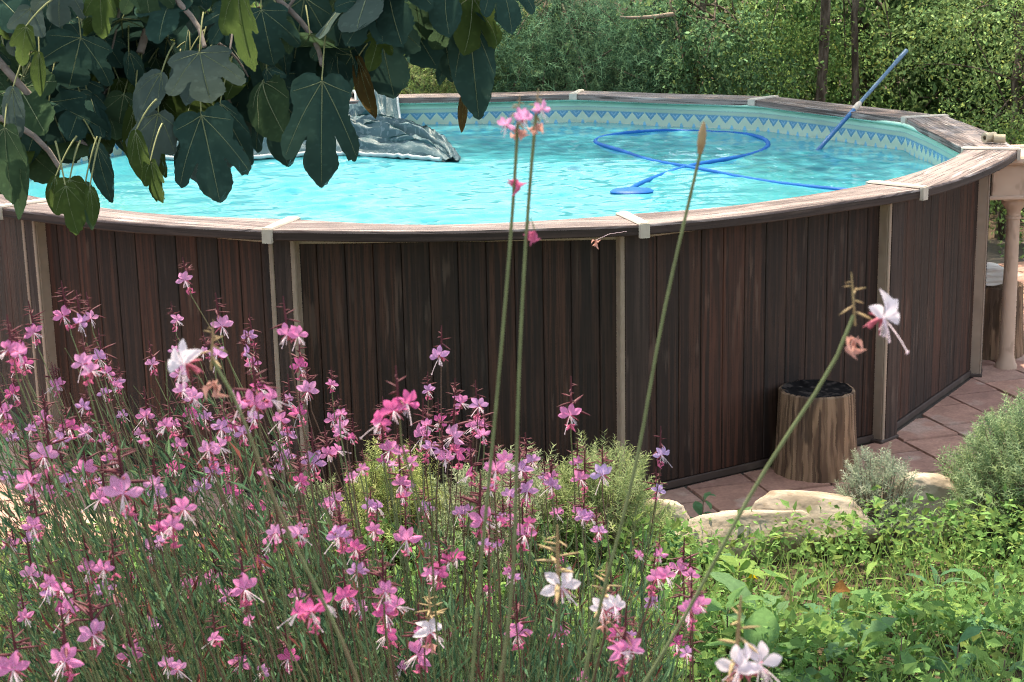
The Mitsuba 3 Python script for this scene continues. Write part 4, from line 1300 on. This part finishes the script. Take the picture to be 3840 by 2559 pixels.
PCOL = {'p': (.80, .30, .57), 'q': (.79, .38, .64), 'm': (.66, .35, .64), 'd': (.74, .17, .41), 'w': (.86, .80, .85), 'l': (.62, .46, .76), 'c': (.82, .36, .36)}


def petal_tex(c):
    def f(p, n, uv):
        a = fbm(p.x * 160, p.y * 160, p.z * 160, octaves=2)
        return mi.Color3f(c) * (.86 + .28 * a)
    return f


for k, c in PCOL.items():
    leaf_bsdf(f'petal_{k}', petal_tex(c), 1.2, .55)
leaf_bsdf('spent_pink', petal_tex((.62, .17, .30)), .9, .6)
leaf_bsdf('spent_coral', petal_tex((.60, .34, .28)), .9, .6)
leaf_bsdf('stamen', (.84, .72, .76), .8, .6)
principled('bud_maroon', lambda p, n, uv: mix((.055, .012, .018), (.14, .032, .040), fbm(p.x * 200, p.y * 200, p.z * 200)), .55, .3)
principled('bud_coral', lambda p, n, uv: mix((.26, .17, .085), (.36, .28, .13), fbm(p.x * 200, p.y * 200, p.z * 200)), .55, .3)
principled('calyx_pink', (.48, .12, .17), .55, .3)
principled('stem_green', speck((.15, .18, .075), .3, 80, (.20, .10, .07), .5), .6, .3)
principled('stem_red', speck((.125, .075, .05), .3, 80, (.13, .14, .06), .6), .6, .3)
PET = [mikit.ply(petal_mesh(c, u), 'petal_p', smooth=True) for c, u in ((.2, .2), (.5, .4), (-.1, .05))]
STA = [mikit.ply(stamen_mesh(s), 'stamen', smooth=False) for s in range(4)]
CAL = mikit.ply(calyx_mesh(), 'calyx_pink', smooth=True)
SPK = [mikit.ply(spike_mesh(s, n), 'bud_maroon', smooth=True) for s, n in ((0, 13), (1, 10), (2, 16), (3, 7))]
SPE = [mikit.ply(spent_mesh(s), 'spent_pink', smooth=True) for s in range(4)]
grng = np.random.default_rng(7)


def rot3(axis, a):
    k = unit(axis); K = np.array([[0, -k[2], k[1]], [k[2], 0, -k[0]], [-k[1], k[0], 0]])
    return np.eye(3) + math.sin(a) * K + (1 - math.cos(a)) * K @ K


def flower(plant, o, s, colr, yaw=0.0, pitch=0.0, spin=0.0, npet=4):
    """an open flower of width s at o; it faces the path (yaw, pitch turn it away)"""
    z = rot3([0, 0, 1], yaw) @ unit(unit(EYE - o) + np.array([0, 0, .02]))
    x = unit(np.cross([0, 0, 1.0], z)); y = np.cross(z, x)
    R = np.stack([x, y, z], 1) @ rot3([1, 0, 0], pitch) @ rot3([0, 0, 1], spin)
    key = num(plant + '__flower')
    m = np.eye(4); m[:3, :3] = R * s; m[:3, 3] = o
    copy_to(key, CAL, m)
    angs = [.46, -.46, 1.42, -1.42][:npet] if npet <= 4 else [.40, -.40, 1.38, -1.38, 2.6]
    for q, a in enumerate(angs):
        a = a + grng.normal() * .12
        L = .52 * (.92 + .16 * grng.random())
        Rp = R @ rot3([0, 0, 1], -a) @ rot3([1, 0, 0], .05 + .22 * grng.random())
        mp = np.eye(4); mp[:3, :3] = Rp * (L * s) * np.array([[1.08, 1, 1]]); mp[:3, 3] = o + R[:, 2] * .01 * s
        copy_to(num(key + '__petal'), PET[int(grng.choice([0, 0, 1, 2]))], mp, f'petal_{colr}')
    copy_to(num(key + '__stamens'), STA[int(grng.integers(4))], m)
    return key


PLANTS = [(-.42, 2.95), (-.18, 2.9), (.10, 2.95), (-.34, 2.35), (-.12, 2.3), (.12, 2.35), (-.24, 1.85), (-.04, 1.8), (.14, 1.85)]
PLAB = ['pink gaura plant at the back left of the flower mass, against the pool wall', 'pink gaura plant in the second row, behind the dense left half of the flowers', 'pink gaura plant reaching up in front of the light green shrubs',
        'pink gaura plant on the left side of the flower mass, middle row', 'pink gaura plant in the centre of the flower mass', 'pink gaura plant on the right side of the flower mass, by the ground cover',
        'nearest pink gaura plant at the lower left, with the largest blooms', 'nearest pink gaura plant at the bottom middle of the picture', 'nearest pink gaura plant at the bottom, right end of the flower mass']
plants = []
for (x, y), lab in zip(PLANTS, PLAB):
    k = num('gaura_plant')
    tag(k, lab, 'flowering plant', 'pink gaura plants in the foreground')
    plants.append((k, np.array([x, y, float(ground_z(x, y)) - .02])))


def plant_for(p):
    t = np.array([p[0] * .42, p[1]])
    i = int(np.argmin([abs(q[1][0] - t[0]) * 1.5 + abs(q[1][1] - t[1]) for q in plants]))
    return plants[i]


def stem_path(root, tip, n=14, wob=.012):
    h = tip[2] - root[2]
    mid = root + np.array([(tip[0] - root[0]) * .38, (tip[1] - root[1]) * .4, h * .55])
    p = bez(root, mid, tip, n)
    p[1:-1] += grng.normal(size=(n - 2, 3)) * wob * .35
    return p


def raceme(px, py, size, colr='p', nfl=None, dist=None, spike=True):
    d = dist or float(np.clip(.0295 * FPX / (size * 1.632), 1.25, 3.0))
    s = px_size(size, d) * 1.02
    nfl = nfl or 1
    if nfl > 1:
        s *= .72
    s = min(s, .047)
    o = at(px, py, y=d)
    k, root0 = plant_for(o)
    root = root0 + np.array([grng.normal() * .05, grng.normal() * .06, 0])
    ax = unit(np.array([(o[0] - root[0]) * .25 + grng.normal() * .03, grng.normal() * .04, 1.0]))
    c = o + np.array([0, .010, 0]) + np.array([grng.normal() * .003, 0, 0])      # on the stem, just behind the flower
    hs_ = s * (.9 + .5 * grng.random())
    path = stem_path(root, c - ax * .03)
    path = np.vstack([path, c, c + ax * hs_ * .4])
    mat = 'stem_red' if grng.random() < .3 else 'stem_green'
    rr = np.linspace(.0014, .0008, len(path))
    part(k, 'stem', tube(path, rr, 5, False), mat, smooth=True)
    if spike:
        X, Y, Z = axes_for(ax[None], rand_unit(1, grng))
        copy_to(num(k + '__bud_spike'), SPK[int(grng.integers(4))], frame(c + ax * s * .30, X[0] * hs_ * 1.5, Y[0] * hs_ * 1.3, Z[0] * hs_ * 1.5), 'bud_coral' if colr in 'wc' else 'bud_maroon')
    for q in range(nfl):
        off = np.zeros(3) if q == 0 else np.array([(1 if q % 2 else -1) * s * (.35 + .2 * grng.random()), .004 * grng.normal(), s * (.35 * grng.normal() - .1)])
        fk = flower(k, o + off, s, colr, grng.normal() * .40 + (.5 * np.sign(off[0]) if q else 0), grng.normal() * .20, grng.normal() * .28)
        if colr == 'w':
            tag(fk, 'white flower among the pink ones')
    if grng.random() < .75:
        for q in range(1 + (nfl > 1)):
            X, Y, Z = axes_for(np.array([[0, .05 * grng.normal(), 1.0]]), rand_unit(1, grng))
            copy_to(num(k + '__spent_flower'), SPE[int(grng.integers(4))], frame(c - ax * s * (.45 + .35 * q), X[0] * s * .8, Y[0] * s * .8, Z[0] * s * .8), 'spent_coral' if colr in 'wc' else 'spent_pink')
    return k, path


FL = """78 765 45 p;145 727 48 p;208 732 36 q;425 645 42 q;407 737 34 q;510 750 52 q;572 775 36 m;660 770 72 p 2;18 805 72 p 2;190 838 72 q 2;350 838 35 q;418 900 66 q 2;707 900 52 q;125 888 36 q;272 880 34 m;280 955 32 m;30 905 42 d;
98 968 50 p;8 950 52 p;190 990 36 p;585 930 95 p 3;660 920 36 q;905 945 90 d 3;1010 820 50 m;1100 935 48 m;1310 955 54 p;1012 970 40 d;990 1030 54 m 2;480 1035 66 q 2;640 1035 42 q;100 1050 66 q;195 1083 60 p;260 1055 56 p;
282 1135 88 q;65 1110 66 p;525 1085 45 d;532 1135 52 d;755 1045 56 p 2;710 1055 36 q;1140 1080 76 p 2;1200 1082 56 m;1385 1092 56 l;1325 1065 36 p;1520 1045 42 l;1512 1130 36 l;1212 1130 52 m;850 1165 58 m 2;757 1165 50 p;1055 1180 52 m 2;
1110 1195 66 p;1205 1230 56 p;785 1240 60 p;935 1240 64 p;1340 1190 56 m 2;395 1210 84 p 2;345 1260 56 q;25 1255 46 p;75 1240 50 m;205 1310 60 p;112 1345 72 p 2;425 1345 56 p 2;490 1330 46 p;562 1355 72 p;626 1250 60 p;600 1297 50 d;
520 1372 52 q;1030 1290 62 d 2;885 1360 82 p 2;886 1412 70 d;715 1405 90 d 3;345 1440 52 m;160 1405 66 p;215 1460 76 q;150 1520 80 p;30 1540 86 p;385 1530 68 q 2;550 1530 60 p;275 1385 50 c;960 1505 70 p;1032 1460 40 c;1190 1460 64 p;
1285 1460 50 p;1425 1500 92 p 2;1510 1330 72 p 2;1560 1310 52 p;1585 1405 78 p 2;1555 1480 52 d;1500 1385 42 m;1082 1570 46 p;1285 1290 36 d;135 885 34 p;240 905 32 m;450 960 30 p;320 1000 34 q;370 985 28 p;30 1010 34 m;160 1130 30 m;590 1170 46 d;
690 1120 34 p;880 1060 30 d;940 1120 30 m;1080 1040 26 d;1250 1100 30 m;1150 1250 28 d;980 1260 34 m;700 1290 34 p;840 1300 30 d;470 1250 32 m;300 1330 34 d;55 1400 40 p;80 1480 46 d;270 1500 36 p;640 1460 36 d;790 1500 40 d;1120 1360 34 d;1340 1560 44 p""".replace('\n', '').split(';')
for it in FL:
    a = it.split()
    if len(a) >= 4:
        raceme(float(a[0]), float(a[1]), float(a[2]), a[3], int(a[4]) if len(a) > 4 else 1)
# buds and small blooms between them
ENVX = [0, 100, 200, 300, 420, 500, 660, 800, 900, 1010, 1100, 1300, 1420, 1500, 1620]
ENVY = [790, 745, 715, 830, 700, 750, 770, 900, 930, 850, 950, 1010, 1100, 1130, 1340]
made = 0
while made < 150:
    px = grng.random() * 1620
    py = np.interp(px, ENVX, ENVY) + 20 + abs(grng.normal()) * 260
    if py > 1560:
        continue
    sz_ = 26 + 22 * grng.random()
    if made >= 100:
        px, py = grng.random() * 1050, 960 + grng.random() * 590
        sz_ = 38 + 24 * grng.random()
    raceme(px, py, sz_, str(grng.choice(list('ppqmmd'))), 1, 1.8 + 1.0 * grng.random() if py < 1200 else 1.5 + .5 * grng.random())
    made += 1
# the pale flowers of the second kind
for px, py, sz_, c, nf in ((990, 1455, 78, 'w', 1), (1290, 1350, 95, 'w', 1), (1385, 1400, 88, 'w', 2), (1700, 1535, 150, 'w', 2)):
    raceme(px, py, sz_, c, nf, .030 * FPX / (sz_ * 1.632) if sz_ < 120 else .92)

# fine shoots and leaves that fill the plants
per_plant = {k: [[], [], [], []] for k, _ in plants}
for q in range(1300):
    px = 1720 * grng.random() ** 1.15 - 170
    env = np.interp(px, ENVX, ENVY) + 60 + np.interp(px, [500, 750, 1500], [0, 190, 150])
    py = env + (1750 - env) * grng.random() ** 1.15
    if q >= 900:
        px, py = 1650 * grng.random() - 120, 1130 + 560 * grng.random()
    d = 1.80 + 1.35 * grng.random()
    tip = at(px, py, y=d)
    k, r0 = plant_for(tip)
    if tip[2] < r0[2] + .25:
        continue
    root = r0 + np.array([grng.normal() * .06, grng.normal() * .08, 0])
    path = stem_path(root, tip, 12)
    per_plant[k][0 if grng.random() < .68 else 1].append(tube(path, np.linspace(.0013, .0005, 12), 4, False))
    nl = int(44 + 34 * grng.random())
    t = grng.random(nl) ** .8 * .93 + .02
    idx = t * 11
    i0 = idx.astype(int); fr = (idx - i0)[:, None]
    P = path[i0] * (1 - fr) + path[np.minimum(i0 + 1, 11)] * fr
    ax = unit(path[np.minimum(i0 + 1, 11)] - path[i0])
    dd = unit(ax * .85 + rand_unit(nl, grng) * .55)
    L = (.022 + .034 * grng.random(nl)) * (1.15 - .5 * t)
    per_plant[k][2].append((P, dd, L))
for (k, _) in plants:
    a, b, lv, _x = per_plant[k]
    if a:
        part(k, 'green_shoots', cat(a), 'stem_green', smooth=True); tag(k + '__green_shoots', kind='stuff')
    if b:
        part(k, 'red_shoots', cat(b), 'stem_red', smooth=True); tag(k + '__red_shoots', kind='stuff')
    if lv:
        P = np.vstack([x[0] for x in lv]); dd = np.vstack([x[1] for x in lv]); L = np.concatenate([x[2] for x in lv])
        X, Y, Z = axes_for(dd, rand_unit(len(P), grng))
        col = tints(len(P), (.085, .165, .090), grng, .5, .2)
        red = grng.random(len(P)) < .08
        col[red] = np.array([.20, .07, .06]) * (.6 + .8 * grng.random((red.sum(), 1)))
        m, c = scatter(LEAF4[0], LEAF4[1], P, X, Y, Z, np.stack([L * .27, L, L], 1), col)
        part(k, 'leaves', m, 'foliage', color=c)
        tag(k + '__leaves', kind='stuff')

# tall stems of the white kind, close to the camera
def tall(label, pts, d, top, rad=.0015):
    k = num('tall_flower_stem')
    tag(k, label, 'flower stem', 'tall stems close to the camera')
    p = [at(x, y, y=d + .0006 * (i - 1)) for i, (x, y) in enumerate(pts)]
    e = p[-1]
    g = np.array([e[0] + (e[0] - p[-2][0]) * .8, d - .02, float(ground_z(e[0], d)) - .02])
    path = spline(np.array(p + [g]), 60)
    part(k, 'stem', tube(path, np.linspace(rad * .75, rad * 1.35, 60), 7), 'stem_green', smooth=True)
    top(k, p[0], d)
    return k


def top_pink(k, o, d):
    s = .0125
    for dx, dz, c in ((-.008, -.003, 'q'), (.003, .003, 'q')):
        flower(k, o + [dx, -.004, dz], s, c, grng.normal() * .6, .2, .3 * grng.normal())
    X, Y, Z = axes_for(np.array([[.1, 0, 1.0]]), rand_unit(1, grng))
    copy_to(num(k + '__bud_spike'), SPK[1], frame(o, X[0] * .020, Y[0] * .022, Z[0] * .020), 'bud_coral')
    copy_to(num(k + '__spent_flower'), SPE[0], frame(o - [0, 0, .006], X[0] * .022, Y[0] * .022, Z[0] * .022), 'spent_coral')


def top_bud(k, o, d):
    X, Y, Z = axes_for(np.array([[.12, 0, 1.0]]), rand_unit(1, grng))
    b = lathe([(0, 0), (.0018, .002), (.0032, .009), (.0030, .015), (.0016, .021), (0, .024)], 8)
    part(k, 'bud', moved(b, frame(o - [.001, 0, .004], X[0], Y[0][[0, 1, 2]] * 0 + np.cross(Y[0], X[0]) * -1, Y[0])), 'bud_coral', smooth=True)


def top_white(side):
    def f(k, o, d):
        s = .030
        flower(k, o + [side * .017, -.004, -.001], s, 'w', side * .9, .1, -side * .5)
        X, Y, Z = axes_for(np.array([[-.1 * side, 0, 1.0]]), rand_unit(1, grng))
        copy_to(num(k + '__bud_spike'), SPK[3], frame(o + [0, 0, .004], X[0] * .030, Y[0] * .030, Z[0] * .030), 'bud_coral')
        copy_to(num(k + '__spent_flower'), SPE[1], frame(o - [0, 0, .014], X[0] * .024, Y[0] * .024, Z[0] * .024), 'spent_coral')
    return f


k1 = tall('left one of the two tall parallel green stems with small pink flowers', [(1190, 275), (1178, 480), (1152, 800), (1128, 1060), (1105, 1300), (1085, 1560)], 1.12, top_pink)
o_ = at(1184, 410, y=1.12)
X, Y, Z = axes_for(np.array([[0, 0, 1.0]]), np.array([[0, -1, .2]]))
copy_to(num(k1 + '__spent_flower'), SPE[2], frame(o_, X[0] * .020, Y[0] * .024, Z[0] * .020), 'spent_pink')
k2 = tall('right one of the two tall parallel green stems, topped by a pink flower', [(1232, 262), (1215, 460), (1196, 780), (1187, 1060), (1180, 1300), (1150, 1560)], 1.10, top_pink)
o_ = at(1229, 530, y=1.10)
X, Y, Z = axes_for(np.array([[.3, 0, 1.0]]), np.array([[0, -1, .2]]))
copy_to(num(k2 + '__spent_flower'), SPE[3], frame(o_, X[0] * .018, Y[0] * .026, Z[0] * .018), 'spent_pink')
part(k2, 'flower_stalk', tube([at(1212, 522, y=1.10), at(1220, 500, y=1.10), o_], [.0006, .0005, .0005], 5), 'stem_green')
tall('tall leaning green stem with a single yellowish bud at its tip', [(1611, 345), (1570, 520), (1510, 800), (1465, 1050), (1395, 1330), (1340, 1565)], 1.15, top_bud)
tall('leaning green stem with a white flower in front of the log', [(1962, 725), (1895, 870), (1810, 1000), (1715, 1155), (1600, 1370), (1500, 1540)], 1.0, top_white(1))
tall('leaning green stem with a white flower at the upper left of the flower mass', [(488, 828), (545, 930), (600, 1075), (690, 1280), (775, 1450), (825, 1575)], 1.05, top_white(-1))

# a withered blossom caught on a thread under the rim
wf = num('withered_blossom')
tag(wf, 'withered pale pink blossom hanging on a thread below the rim bracket', 'flower')
o_ = at(1369, 552, y=6.05)
X, Y, Z = axes_for(np.array([[.2, 0, 1.0]]), np.array([[0, -1, .2]]))
copy_to(wf + '__petals', SPE[1], frame(o_, X[0] * .055, Y[0] * .062, Z[0] * .055), 'spent_coral')
part(wf, 'thread', tube([o_, at(1400, 538, y=6.3), at(1440, 532, y=6.56)], .0006, 4), 'stamen')
